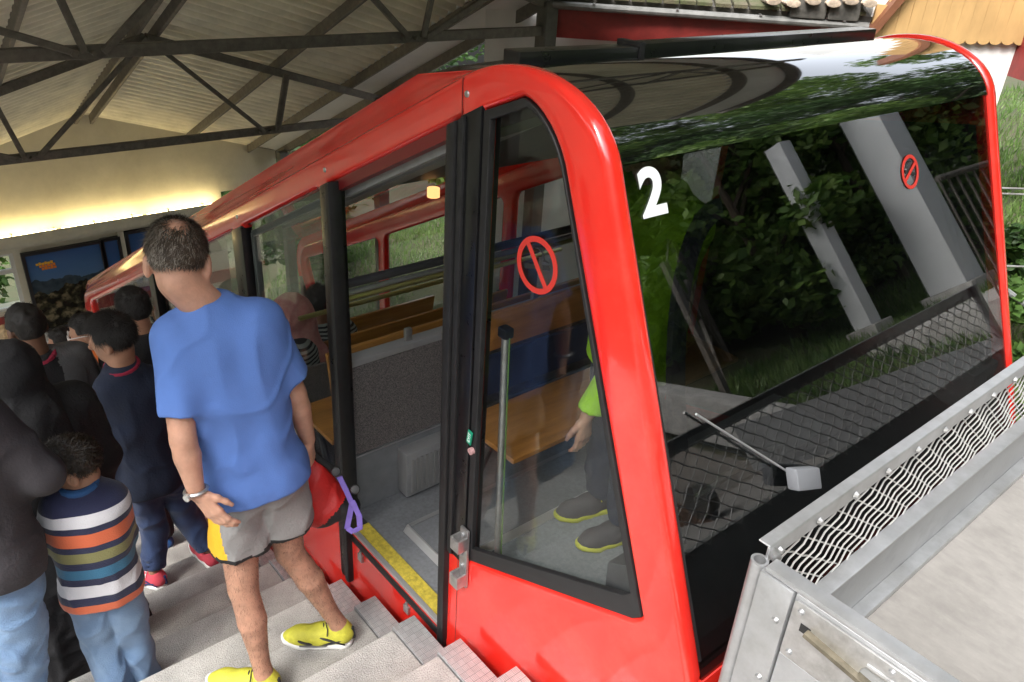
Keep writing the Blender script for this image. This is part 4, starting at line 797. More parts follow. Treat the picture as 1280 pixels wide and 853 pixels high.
# bank shrubs near the chalet corner
for i, (x, y, h_, m_, lb) in enumerate([(5.15, 1.35, 0.55, L_mid, 'small leafy plant at the edge of the lawn beside the car'), (5.7, 1.75, 0.6, L_dark, 'dark low shrub on the lawn below the chalet'), (4.75, 1.05, 0.35, L_lite, 'low pale plant by the path edge')]): tree('shrub', lb, 'shrub', x, y, h_, 0.32, 1200, 0.07, m_, 'shrubs at the lawn edge', clumps=8, trunk=0.012, low=0.2, seed=90+i)
# grass on the bank
n = 90000; gxs = np.where(RNG.random(n) < 0.72, 4.7+9*RNG.random(n)**1.6, 4.6+4*RNG.random(n)); gys = np.where(np.arange(n) < n*0.75, -2+8*RNG.random(n), 6+7*RNG.random(n))
gz = terrain_z(gxs, gys); hh = 0.05+0.09*RNG.random(n); an = RNG.random(n)*6.283; wdt = 0.006+0.006*RNG.random(n)
b = np.stack([gxs, gys, gz-0.01], 1); sx = np.stack([np.cos(an), np.sin(an), 0*an], 1)*wdt[:, None]; tip = b+np.stack([RNG.normal(size=n)*0.035, RNG.normal(size=n)*0.035, hh], 1)
keep = ~((((b @ HV) > HD-0.1) & ((b @ EV) < uR+0.05) & ((b @ HV) < HD+3.3)))
v = np.stack([b-sx, b+sx, tip], 1)[keep].reshape(-1, 3)
o = fromnp('grass', v, np.arange(len(v)).reshape(-1, 3), leaf_mat('grass_blade', (0.07, 0.15, 0.03), (0.20, 0.30, 0.09), 0.3), None, smooth=False); tag(o, 'short green grass on the bank beside the track', 'grass', kind='stuff')
# stones along the bank and a kerb
stone_m = mat('pale_stone', (0.36, 0.34, 0.31), 0.9, var=0.3, scale=8, bump=0.6, bscale=30)
for i in range(8):
    y = 7.6+i*0.5; x = 4.75+0.25*math.sin(i*1.7); z = float(terrain_z(x, y)); bm = bmesh.new(); bmesh.ops.create_icosphere(bm, subdivisions=2, radius=0.16+0.08*random.random())
    for q in bm.verts: q.co = Vector((q.co.x*1.2, q.co.y, q.co.z*0.7))*(1+0.5*float(vnoise(np.array([[q.co.x*5+i*3, q.co.y*5, q.co.z*5]]))[0]))
    me = bpy.data.meshes.new('boulder'); bm.to_mesh(me); bm.free(); me.shade_smooth(); o = meshobj('boulder', me, stone_m); o.location = (x, y, z+0.02); tag(o, 'pale rounded boulder edging the grassy bank beyond the car', 'boulder', 'boulders edging the bank')
m = MB(); m.prism([(4.12, -3, float(terrain_z(4.2, -3))+0.1), (4.32, -3, float(terrain_z(4.2, -3))+0.1), (4.32, 6.5, float(terrain_z(4.2, 6.5))+0.1), (4.12, 6.5, float(terrain_z(4.2, 6.5))+0.1)], (0, 0, 0.35)); o = build(m, 'track_kerb', concrete2, bevel=0.02); tag(o, 'long concrete kerb wall along the far side of the track', kind='structure')
# tensioned cables beside the car
for px, py, lb in ((1262, 240, 'upper of two close thin steel cables beside the car'), (1262, 247, 'lower of two close thin steel cables beside the car'), (1262, 337, 'single thin steel cable above the path edge')):
    a = onD(px, py, 4.4); m = MB(); m.tube([a-V(0, 0, 0)+V(-2.2, 2.2, -0.75)*0+EV*(-0.3)+V(0, 0, 0.01), a+EV*3.0+V(0, 0, 0.12)], 0.006, 6); o = build(m, 'steel_cable', steel, smooth=True); tag(o, lb, 'cable', 'cables beside the track')
m = MB(); a = onD(1266, 375, 4.3); m.tube([a+EV*(-0.1)+V(0, 0, 0.08), a+EV*0.9-V(0, 0, 0.5)], 0.018, 8); o = build(m, 'stay_bar', alu_dull, smooth=True); tag(o, 'grey slanting stay bar beside the path', 'bar')
# ================================================================== UPPER LANDING (mirrored in the windscreen)
col_m = mat('column_white', (0.70, 0.72, 0.74), 0.7, var=0.05, scale=2)
def column(x, y, w_, h_, lb):
    z = float(terrain_z(x, y))-0.05; c = thing('column', lb, 'column', (x, y, z), 'white columns uphill'); m = MB(); m.box((x-w_/2, y-w_/2, z+0.15), (x+w_/2, y+w_/2, z+h_)); build(m, 'shaft', col_m, c, bevel=0.01)
    m = MB(); m.box((x-w_/2-0.06, y-w_/2-0.06, z), (x+w_/2+0.06, y+w_/2+0.06, z+0.15)); build(m, 'plinth', concrete2, c, bevel=0.01)
column(7.1, -0.95, 0.34, 2.1, 'broad white column uphill beside the railing'); column(6.35, -1.4, 0.17, 1.9, 'slim white column uphill next to the broad one'); 
m = MB(); zt_ = float(terrain_z(7, -0.4)); m.box((5.6, -1.1, zt_-0.4), (8.6, 0.1, zt_+0.06)); o = build(m, 'upper_landing', concrete2, bevel=0.01); tag(o, 'concrete landing uphill beside the white columns', kind='structure')
rl = thing('railing', 'dark metal railing with upright bars on the upper landing', 'railing', (6.8, 0.0, zt_))
m = MB(); m.tube([(5.7, -0.05, zt_+0.95), (8.4, -0.05, zt_+0.95)], 0.022, 8); build(m, 'top_rail', truss_m, rl, smooth=True)
m = MB(); m.tube([(5.7, -0.05, zt_+0.15), (8.4, -0.05, zt_+0.15)], 0.015, 8); build(m, 'bottom_rail', truss_m, rl, smooth=True)
for x in np.arange(5.7, 8.41, 0.135):
    m = MB(); m.tube([(x, -0.05, zt_+0.06), (x, -0.05, zt_+0.95)], 0.009, 6); build(m, 'baluster', truss_m, rl)
fn = thing('wire_fence', 'slack wire fence with dark diagonal braces uphill of the car', 'fence', (6, -2.2, -1.3))
for k, (x, y) in enumerate(((4.6, -1.6), (5.6, -2.3), (6.6, -3.0), (7.6, -3.7))):
    z = float(terrain_z(x, y)); m = MB(); m.bar((x, y, z-0.1), (x, y, z+1.3), 0.05, 0.05, up=(1, 0, 0)); build(m, 'post', truss_m, fn)
    if k < 3:
        x2, y2 = x+1, y-0.7; z2 = float(terrain_z(x2, y2))
        m = MB(); m.bar((x, y, z), (x2, y2, z2+1.25), 0.03, 0.03, up=(0, 0, 1)); build(m, 'brace', truss_m, fn); m = MB(); m.bar((x, y, z+1.25), (x2, y2, z2), 0.03, 0.03); build(m, 'brace', truss_m, fn)
        for q in (0.4, 0.85, 1.25):
            m = MB(); m.tube([(x, y, z+q), (x2, y2, z2+q)], 0.008, 5); build(m, 'wire', truss_m, fn)
# ================================================================== PEOPLE (implicit surfaces)
def cone(p, a, b, ra, rb):
    a = np.asarray(a, np.float32); ab = np.asarray(b, np.float32)-a; L = max(float(ab @ ab), 1e-9)
    q = p-a; t = np.clip((q @ ab)/L, 0, 1); return np.linalg.norm(q-t[:, None]*ab, axis=1)-(ra+(rb-ra)*t)
def ell(p, c, F, r):                      # F rows: local axes
    q = ((p-np.asarray(c, np.float32)) @ np.asarray(F, np.float32).T)/np.asarray(r, np.float32)
    k0 = np.linalg.norm(q, axis=1)+1e-9; k1 = np.linalg.norm(q/np.asarray(r, np.float32), axis=1)+1e-9; return k0*(k0-1)/k1
def smin(a, b, k):
    h = np.maximum(k-np.abs(a-b), 0)/k; return np.minimum(a, b)-h*h*k*0.25
def smax(a, b, k): return -smin(-a, -b, k)
def un(ds, k):
    r = ds[0]
    for d in ds[1:]: r = smin(r, d, k)
    return r
def plane(p, c, n): return (p-np.asarray(c, np.float32)) @ unit(n).astype(np.float32)
def sdf_mesh(fn, lo, hi, h):
    lo = np.asarray(lo, float)-2*h; B = 8; n = np.ceil((np.asarray(hi, float)+2*h-lo)/h/B).astype(int)
    idx = np.stack(np.meshgrid(*[np.arange(k) for k in n], indexing='ij'), -1).reshape(-1, 3)
    cen = (lo+(idx*B+B/2)*h).astype(np.float32); dc = fn(cen); act = np.abs(dc) < h*B*0.87*1.25+0.01
    D = np.full(tuple(n*B+1), 1.0, np.float32)
    neg = idx[(~act) & (dc < 0)]
    for i in neg: D[i[0]*B:i[0]*B+B+1, i[1]*B:i[1]*B+B+1, i[2]*B:i[2]*B+B+1] = -1.0
    sub = np.stack(np.meshgrid(*[np.arange(B+1)]*3, indexing='ij'), -1).reshape(-1, 3); ia = idx[act]
    for s in range(0, len(ia), 400):
        g = (ia[s:s+400, None, :]*B+sub[None]).reshape(-1, 3); D[g[:, 0], g[:, 1], g[:, 2]] = fn((lo+g*h).astype(np.float32))
    ins = D < 0; c = ins[:-1, :-1, :-1].astype(np.int8)
    cnt = sum(ins[a:ins.shape[0]-1+a, b:ins.shape[1]-1+b, e:ins.shape[2]-1+e].astype(np.int8) for a in (0, 1) for b in (0, 1) for e in (0, 1))
    cells = np.argwhere((cnt > 0) & (cnt < 8)); vid = np.full(cnt.shape, -1, np.int32); vid[tuple(cells.T)] = np.arange(len(cells))
    acc = np.zeros((len(cells), 3)); num = np.zeros(len(cells))
    offs = [(a, b, e) for a in (0, 1) for b in (0, 1) for e in (0, 1)]
    for o1 in offs:
        for ax in range(3):
            if o1[ax]: continue
            o2 = list(o1); o2[ax] = 1
            d1 = D[cells[:, 0]+o1[0], cells[:, 1]+o1[1], cells[:, 2]+o1[2]]; d2 = D[cells[:, 0]+o2[0], cells[:, 1]+o2[1], cells[:, 2]+o2[2]]
            mk = (d1 < 0) != (d2 < 0); t = np.where(mk, d1/np.where(mk, d1-d2, 1), 0); pt = np.tile(np.array(o1, float), (len(cells), 1)); pt[:, ax] += t
            acc[mk] += pt[mk]; num[mk] += 1
    v = lo+(cells+acc/np.maximum(num, 1)[:, None])*h; faces = []
    for ax in range(3):
        sl1 = [slice(None)]*3; sl2 = [slice(None)]*3; sl1[ax] = slice(0, -1); sl2[ax] = slice(1, None)
        A = ins[tuple(sl1)]; Bq = ins[tuple(sl2)]; e = np.argwhere(A != Bq); u, w_ = [(1, 2), (2, 0), (0, 1)][ax]
        ok = (e[:, u] > 0) & (e[:, w_] > 0) & (e[:, u] < cnt.shape[u]) & (e[:, w_] < cnt.shape[w_]); e = e[ok]; flip = A[tuple(e.T)]
        def cid(du, dw): q = e.copy(); q[:, u] -= du; q[:, w_] -= dw; return vid[tuple(q.T)]
        f = np.stack([cid(0, 0), cid(1, 0), cid(1, 1), cid(0, 1)], 1); f[~flip] = f[~flip][:, ::-1]; faces.append(f)
    f = np.vstack(faces); f = f[(f >= 0).all(1)]; return v, f
def vnormals(v, f):
    n = np.cross(v[f[:, 2]]-v[f[:, 0]], v[f[:, 3]]-v[f[:, 1]]); vn = np.zeros_like(v)
    for k in range(4): np.add.at(vn, f[:, k], n)
    return vn/(np.linalg.norm(vn, axis=1)[:, None]+1e-9)
def smooth_v(v, f, it=2):
    for _ in range(it):
        s = np.zeros_like(v); c = np.zeros(len(v))
        for k in range(4):
            np.add.at(s, f[:, k], v[f[:, (k+1) % 4]]); np.add.at(c, f[:, k], 1)
        v = 0.5*v+0.5*s/np.maximum(c, 1)[:, None]
    return v
def set_attr(o, name, val):
    a = o.data.attributes.new(name, 'FLOAT', 'POINT'); a.data.foreach_set('value', np.asarray(val, np.float32))
def face_mats(o, f, v, preds):            # preds: [(material, mask over face centres)]
    idx = np.zeros(len(f), np.int32)
    for m_, mask in preds: o.data.materials.append(m_); idx[mask] = len(o.data.materials)-1
    o.data.polygons.foreach_set('material_index', idx); o.data.update()
def folds(v, f, amp, sc=9.0, axis=None, stretch=0.35, seed=0.0, core=None):
    vn = vnormals(v, f); q = v.copy()
    if core is not None:
        a0 = np.asarray(core[0]); ab = np.asarray(core[1])-a0; t = np.clip(((v-a0) @ ab)/(ab @ ab), -.2, 1.2); vn = v-(a0+t[:, None]*ab); vn /= np.linalg.norm(vn, axis=1)[:, None]+1e-9
    if axis is not None: a = unit(axis); al = q @ a; q = q-np.outer(al, a)*(1-stretch)
    r = np.abs(fnoise(q*sc+seed, 2)); cr = np.exp(-(fnoise((v @ np.array([[1, .3, 0], [-.3, 1, .5], [.2, -.6, .5]]))*sc*0.75+seed*3+11, 2)/0.05)**2); return v+vn*(amp*(0.35-r)*2.0+amp*0.28*cr)[:, None]
skin = mat('skin_light', (0.50, 0.275, 0.19), 0.5, var=0.16, scale=14, bump=0.12, bscale=160, sss=0.12)
skin_leg = mat('skin_leg', (0.42, 0.225, 0.15), 0.55, var=0.22, scale=22, bump=0.15, bscale=220, sss=0.1)
skin_tan = mat('skin_tan', (0.36, 0.19, 0.12), 0.5, var=0.15, scale=14, sss=0.1)
skin_dark = mat('skin_brown', (0.15, 0.075, 0.045), 0.5, var=0.15, scale=14)
hair_brown = mat('hair_brown', (0.06, 0.042, 0.028), 0.6, var=0.4, scale=40); hair_grey = mat('hair_grey', (0.30, 0.27, 0.23), 0.5, var=0.3, scale=40)
hair_black = mat('hair_black', (0.012, 0.010, 0.009), 0.65, var=0.3, scale=40); hair_dark = mat('hair_dark_brown', (0.022, 0.015, 0.010), 0.42, var=0.3, scale=40); hair_blond = mat('hair_blond', (0.42, 0.30, 0.16), 0.5, var=0.3, scale=40)
def cloth(name, col, rough=0.85, var=0.12, bump=0.25, bs=90, sheen=0.0, col2=None, scale=7): return mat(name, col, rough, 0, var=var, scale=scale, bump=bump, bscale=bs, sheen=sheen, col2=col2)
def denim(name, col, light):
    return mat(name, col, 0.9, 0, col2=light, scale=5, var=0.1, bump=0.4, bscale=260, sheen=0.15, detail=8)
def head_frame(f, u): f = unit(f); r = unit(np.cross(f, u)); u = np.cross(r, f); return np.array([r, f, u])
def head_sdf(p, c, F, s):
    L = lambda r, f, u: np.asarray(c)+s*(F[0]*r+F[1]*f+F[2]*u)
    d = un([ell(p, L(0, -0.008, 0.032), F, np.array([.074, .094, .086])*s), ell(p, L(0, 0.028, -0.03), F, np.array([.058, .066, .078])*s), ell(p, L(0, 0.045, -0.075), F, np.array([.034, .036, .03])*s)], 0.03*s)
    d = smin(d, cone(p, L(0, 0.088, 0.012), L(0, 0.108, -0.028), 0.010*s, 0.015*s), 0.012*s)
    for e in (-1, 1):
        ear = smax(ell(p, L(e*0.078, -0.008, -0.012), F, np.array([.013, .023, .034])*s), -ell(p, L(e*0.090, -0.002, -0.010), F, np.array([.009, .012, .021])*s), 0.004*s); d = smin(d, ear, 0.006*s)
        d = smax(d, -ell(p, L(e*0.031, 0.096, 0.0), F, np.array([.018, .014, .012])*s), 0.012*s); d = smin(d, ell(p, L(e*0.031, 0.083, 0.0), F, np.array([.013, .012, .012])*s), 0.004*s)
    d = smax(d, -ell(p, L(0, 0.098, -0.052), F, np.array([.024, .010, .003])*s), 0.004*s)
    return d
def hand_cones(wr, d, n, th, s=1.0, curl=0.35, side=1):
    """palm and five fingers: wr wrist, d pointing direction, n back-of-hand normal, th direction of the thumb side"""
    d, n = unit(d), unit(n); t = unit(np.asarray(th)-d*np.dot(th, d)); n = unit(np.cross(d, t)*np.sign(np.dot(np.cross(d, t), n))); o = []
    K = [wr+d*0.088*s+t*x*s-n*0.003*s*abs(i-1.2) for i, x in enumerate((0.029, 0.010, -0.010, -0.028))]
    for k in K: o.append((wr+d*0.012*s+t*np.dot(k-wr, t)*0.45, k, 0.0145*s, 0.0115*s))
    Ls = [(0.042, 0.026, 0.020), (0.046, 0.029, 0.021), (0.043, 0.027, 0.021), (0.033, 0.020, 0.018)]
    for k, ls in zip(K, Ls):
        a = curl*0.55; p = k
        for i, l in enumerate(ls):
            dd = d*math.cos(a)-n*math.sin(a); q = p+dd*l*s; o.append((p, q, (0.0098-0.0011*i)*s, (0.0092-0.0011*i)*s)); p = q; a += curl*(1.0 if i == 0 else 0.8)
    b = wr+d*0.022*s+t*0.026*s-n*0.006*s; c = b+(t*0.55+d*0.75-n*0.25)*0.036*s; e = c+(t*0.30+d*0.9-n*0.35)*0.030*s; g = e+(t*0.05+d*0.95-n*0.4)*0.024*s
    o += [(wr+d*0.02*s, b, 0.014*s, 0.0135*s), (b, c, 0.0135*s, 0.0115*s), (c, e, 0.0115*s, 0.0098*s), (e, g, 0.0098*s, 0.008*s)]
    return o
def strands(name, c, F, s, m_, n, length, mask, flow, parent, lift=0.35, wdt=0.0011, rad=(.0775, .0985, .0905), seed=1):
    rg = np.random.default_rng(seed); d = rg.normal(size=(n*4, 3)); d /= np.linalg.norm(d, axis=1)[:, None]; keep = mask(d, rg); d = d[keep][:n]; n = len(d)
    r = np.array(rad)*s; loc = d*r+np.array([0, -0.008, 0.032])*s; nl = d/r; nl /= np.linalg.norm(nl, axis=1)[:, None]
    fl = flow(d, rg); fl = fl-nl*np.sum(fl*nl, 1)[:, None]; fl /= np.linalg.norm(fl, axis=1)[:, None]+1e-9
    dirn = fl+nl*lift*(0.6+0.8*rg.random(n))[:, None]+rg.normal(size=(n, 3))*0.22; dirn /= np.linalg.norm(dirn, axis=1)[:, None]
    ln = length*(0.6+0.7*rg.random(n))[:, None]; side = np.cross(nl, dirn); side /= np.linalg.norm(side, axis=1)[:, None]+1e-9
    P = [loc-nl*0.002*s, loc+dirn*ln*0.5, loc+dirn*ln*0.9+(fl-nl*0.35)*ln*0.25]; W = [1.0, 0.8, 0.15]
    V_ = [];
    for p, w_ in zip(P, W): V_ += [p-side*wdt*w_, p+side*wdt*w_]
    v = np.stack(V_, 1); v = v.reshape(-1, 3) @ F+np.asarray(c); i = np.arange(n)[:, None]*6
    f = np.vstack([i+np.array([0, 1, 3, 2]), i+np.array([2, 3, 5, 4])]); return fromnp(name, v, f, m_, parent, smooth=True)
def hair(c, F, s, m_, parent, kind='short', n=2600, length=0.03, seed=1):
    def cap_fn(p):
        q = (p-np.asarray(c, np.float32)) @ F.T.astype(np.float32)/s
        d = ell(p, np.asarray(c)+s*(F[1]*-0.010+F[2]*0.033), F, np.array([.081, .103, .094])*s)
        nz = fnoise(q*42+seed, 2)*0.014*s; d = d-nz
        cut = np.maximum((q[:, 1]-0.052)*0.8-np.maximum(q[:, 2]-0.055, 0)*2.0, -(q[:, 2]+0.055+np.maximum(-q[:, 1], 0)*0.15)); cut = np.maximum(cut, np.where((np.abs(q[:, 0]) > 0.055) & (q[:, 1] > -0.035), -(q[:, 2]-0.012), -1.0))
        return np.maximum(d, cut*s)
    R_ = 0.15*s; v, f = sdf_mesh(cap_fn, np.asarray(c)-R_, np.asarray(c)+R_, 0.007*s+0.001); v = smooth_v(v, f, 1); h_ = fromnp('hair', v, f, m_, parent)
    def mask(d, rg): return (d[:, 2] > -0.55) & ~((d[:, 1] > 0.45) & (d[:, 2] < 0.55)) & ~((np.abs(d[:, 0]) > 0.7) & (d[:, 1] > -0.2) & (d[:, 2] < -0.1))
    if kind == 'curly': flow = lambda d, rg: rg.normal(size=d.shape)
    else: flow = lambda d, rg: np.stack([d[:, 0]*0.4, np.where(d[:, 2] > 0.5, 0.6, -0.25)+0*d[:, 0], -0.9+0*d[:, 0]+np.where(d[:, 2] > 0.7, 0.9, 0)], 1)+rg.normal(size=d.shape)*0.3
    st_ = strands('hair_strands', c, F, s, m_, n, length*s, mask, flow, h_, seed=seed, rad=(.080, .102, .093)); st_['kind'] = 'stuff'; return h_
def shoe(parent, heel, toe, up, mu, ms, L=0.28, laces=None, stripe=None, w=1.0):
    heel, toe = np.asarray(heel, float), np.asarray(toe, float); d = unit(toe-heel); up = unit(np.asarray(up)-d*np.dot(up, d)); r = np.cross(d, up); k = L/0.28
    W = lambda f, x, z: heel+k*(d*f+r*x*w+up*z)
    def upper(p):
        dd = un([cone(p, W(.035, 0, .055), W(.12, 0, .05), .040*k, .040*k), cone(p, W(.12, 0, .045), W(.205, .004, .035), .042*k, .040*k), cone(p, W(.20, .004, .03), W(.245, .0, .028), .036*k, .030*k), cone(p, W(.045, 0, .06), W(.05, 0, .095), .036*k, .035*k)], 0.03*k)
        dd = smax(dd, -plane(p, W(0, 0, .018), up), 0.004); dd = smax(dd, -cone(p, W(.052, 0, .075), W(.06, 0, .16), .026*k, .034*k), 0.006); return dd
    def sole(p):
        q = p-heel.astype(np.float32); f_, x_, z_ = q @ d, q @ r, q @ up; P2 = np.stack([f_, x_, 0*f_], 1).astype(np.float32); C = lambda a, b: np.array([a*k, b*k*w, 0])
        dd = un([cone(P2, C(.04, 0), C(.13, 0), .041*k, .036*k), cone(P2, C(.13, 0), C(.205, .004), .036*k, .046*k), cone(P2, C(.20, .004), C(.245, 0), .044*k, .034*k)], 0.02*k)
        zc = .012*k+np.maximum(f_-0.19*k, 0)*0.25; return smax(dd, np.abs(z_-zc)-0.0125*k, 0.006)
    lo = np.minimum(heel, toe)-0.13*k; hi = np.maximum(heel, toe)+0.13*k
    v, f = sdf_mesh(upper, lo, hi, 0.0055); o = fromnp('shoe', smooth_v(v, f, 1), f, mu, parent)
    if stripe is not None:
        for xs_ in (-1, 1):
            for (f0, z0, f1, z1, bow) in ((.025, .030, .150, .072, .010), (.020, .062, .135, .032, -.004), (.15, .034, .205, .052, .0)):
                m = MB(); pts = [W(f0+(f1-f0)*t, xs_*(.0405+.004*math.sin(math.pi*t)-max(0, z0+(z1-z0)*t-.055)*.75), z0+(z1-z0)*t+bow*math.sin(math.pi*t)) for t in np.linspace(0, 1, 9)]; m.tube(pts, [0.0035*k]+[0.005*k]*7+[0.003*k], 6); build(m, 'shoe_stripe', stripe, o, smooth=True)
        m = MB(); m.tube([W(-.006, 0, .03), W(.0, 0, .085)], 0.008*k, 8); build(m, 'heel_tab', stripe, o, smooth=True)
        m = MB(); m.tube([W(.02+.02*math.cos(t), .040*math.sin(t), .026) if abs(t) > 1.6 else W(.04, .04, .026) for t in np.linspace(-1.6-1.5, -1.6, 2)]+[W(.10, -.041, .024), W(.15, -.043, .024), W(.20, -.042, .026)], 0.0045*k, 6); build(m, 'midsole_band', mat('midsole_grey', (.12, .12, .12), .6), o, smooth=True)
    if laces is not None:
        for i in range(4):
            m = MB(); a0 = .105+.022*i; zt = .094-.011*i; m.tube([W(a0, -.022, zt-.008), W(a0+.004, 0, zt+.004), W(a0+.010, .022, zt-.008)], 0.003*k, 6); build(m, 'lace', laces, o, smooth=True)
        m = MB(); m.tube([W(.10, 0, .098), W(.09, .03, .105), W(.085, .05, .085), W(.105, .03, .09), W(.10, 0, .098), W(.09, -.03, .103), W(.09, -.045, .082)], 0.0025*k, 5); build(m, 'lace', laces, o, smooth=True)
    v, f = sdf_mesh(sole, lo, hi, 0.006); fromnp('shoe_sole', smooth_v(v, f, 1), f, ms, o); return o
def lerp(a, b, t): return np.asarray(a)+(np.asarray(b)-np.asarray(a))*t
def bbox(pts, r): P = np.array(pts); return P.min(0)-r, P.max(0)+r
def torso_prims(J, s, g=0.0):
    sL, sR, hL, hR, nk = J['shL'], J['shR'], J['hpL'], J['hpR'], J['neck']; mid = lambda t, x: lerp(lerp(sL, sR, x), lerp(hL, hR, x), t)
    B = J.get('bulk', 1.0)*s
    return [(lerp(sL, sR, .10), lerp(sL, sR, .90), .066*B+g, .066*B+g), (mid(.16, .22), mid(.16, .78), .098*B+g, .098*B+g), (mid(.38, .24), mid(.38, .76), .108*B+g, .108*B+g), (mid(.62, .26), mid(.62, .74), .104*B+g, .104*B+g), (mid(.85, .2), mid(.85, .8), .110*B+g, .110*B+g), (mid(1.0, .12), mid(1.0, .88), .112*B+g, .112*B+g),
            (nk, lerp(sL, sR, .2), .05*B+g, .055*B+g), (nk, lerp(sL, sR, .8), .05*B+g, .055*B+g), (mid(.1, .3), mid(.95, .3), .085*B+g, .09*B+g), (mid(.1, .7), mid(.95, .7), .085*B+g, .09*B+g)]
def make_person(spec):
    J, s = spec['J'], spec.get('s', 1.0); hs = spec.get('hs', s); c = np.asarray(J['head'], float); F = head_frame(spec['face'], spec.get('hup', (0, 0, 1)))
    base = (np.asarray(J['anL'])+np.asarray(J['anR']))/2-V(0, 0, 0.09*s); root = thing('person', spec['label'], 'person', base, spec.get('group'))
    sk = spec.get('skin', skin); res = spec.get('res', 0.011)
    nb = c+hs*(F[1]*-0.022+F[2]*-0.055)
    tp = torso_prims(J, s, -0.022)
    limbs = []
    for q in 'LR':
        limbs += [(J['sh'+q], J['el'+q], .050*s, .040*s), (J['el'+q], lerp(J['el'+q], J['wr'+q], .3), .040*s, .041*s), (lerp(J['el'+q], J['wr'+q], .3), J['wr'+q], .041*s, .026*s)]
    legs = []
    if spec.get('bare_legs'):
        for q in 'LR':
            H_, K_, A_ = J['hp'+q], J['kn'+q], J['an'+q]; back = spec['calf'][q]
            legs += [(H_, K_, .080*s, .054*s), (K_, lerp(K_, A_, .35)+back*0.010, .050*s, .052*s), (lerp(K_, A_, .35)+back*0.010, lerp(K_, A_, .8), .052*s, .034*s), (lerp(K_, A_, .78), A_, .033*s, .036*s), (A_, A_-V(0, 0, .05)-back*0.01, .034*s, .031*s)]
    else:
        for q in 'LR': legs += [(J['hp'+q], J['kn'+q], .05*s, .04*s), (J['kn'+q], J['an'+q], .04*s, .03*s)]
    def body(p):
        d = un([cone(p, *t) for t in tp], .05); d = smin(d, un([cone(p, *t) for t in limbs], .008), .03); d = smin(d, un([cone(p, *t) for t in legs], .010), .03)
        d = smin(d, cone(p, nb, J['neck'], .054*hs, .058*hs), .03*hs); return smin(d, head_sdf(p, c, F, hs), .025*hs)
    pts = [x for t in tp+limbs+legs for x in t[:2]]+[c]; lo, hi = bbox(pts, .17)
    v, f = sdf_mesh(body, lo, hi, res); v = smooth_v(v, f, 1); VS, FS, n0 = [v], [f], len(v)
    for q in 'LR':
        if 'hand'+q in spec:
            hd = spec['hand'+q]; cs = hand_cones(np.asarray(J['wr'+q], float), hd['d'], hd['n'], hd['t'], s*hd.get('s', 1), hd.get('curl', .35))
            cs.append((lerp(J['el'+q], J['wr'+q], .7), J['wr'+q], .030*s, .024*s)); fn = lambda p: un([cone(p, *t) for t in cs], .009)
            lo, hi = bbox([x for t in cs for x in t[:2]], .035); v2, f2 = sdf_mesh(fn, lo, hi, 0.0042); v2 = smooth_v(v2, f2, 1); VS.append(v2); FS.append(f2+n0); n0 += len(v2)
    # a finer face and skull
    if spec.get('fine_head', True):
        fn = lambda p: smin(head_sdf(p, c, F, hs), cone(p, nb, J['neck'], .055*hs, .058*hs), .025*hs); v2, f2 = sdf_mesh(fn, c-.16*hs, c+.15*hs, 0.0055); v2 = smooth_v(v2, f2, 1); VS.append(v2); FS.append(f2+n0); n0 += len(v2)
    b = fromnp('body', np.vstack(VS), np.vstack(FS), sk, root)
    if spec.get('bare_legs'):
        fc = np.vstack(VS)[np.vstack(FS)].mean(1); face_mats(b, np.vstack(FS), None, [(skin_leg, fc[:, 2] < J['hpL'][2]-0.05)]) 
    for e in (-1, 1):
        m = MB(); q = c+hs*(F[0]*e*.031+F[1]*.0935); bm = bmesh.new(); bmesh.ops.create_uvsphere(bm, u_segments=10, v_segments=8, radius=.0065*hs); me = bpy.data.meshes.new('eye'); bm.to_mesh(me); bm.free(); me.shade_smooth(); o = meshobj('eye', me, mat('eye_dark', (.02, .014, .01), .15), b); o.location = tuple(q-wloc(root))
    return root, b, c, F, hs
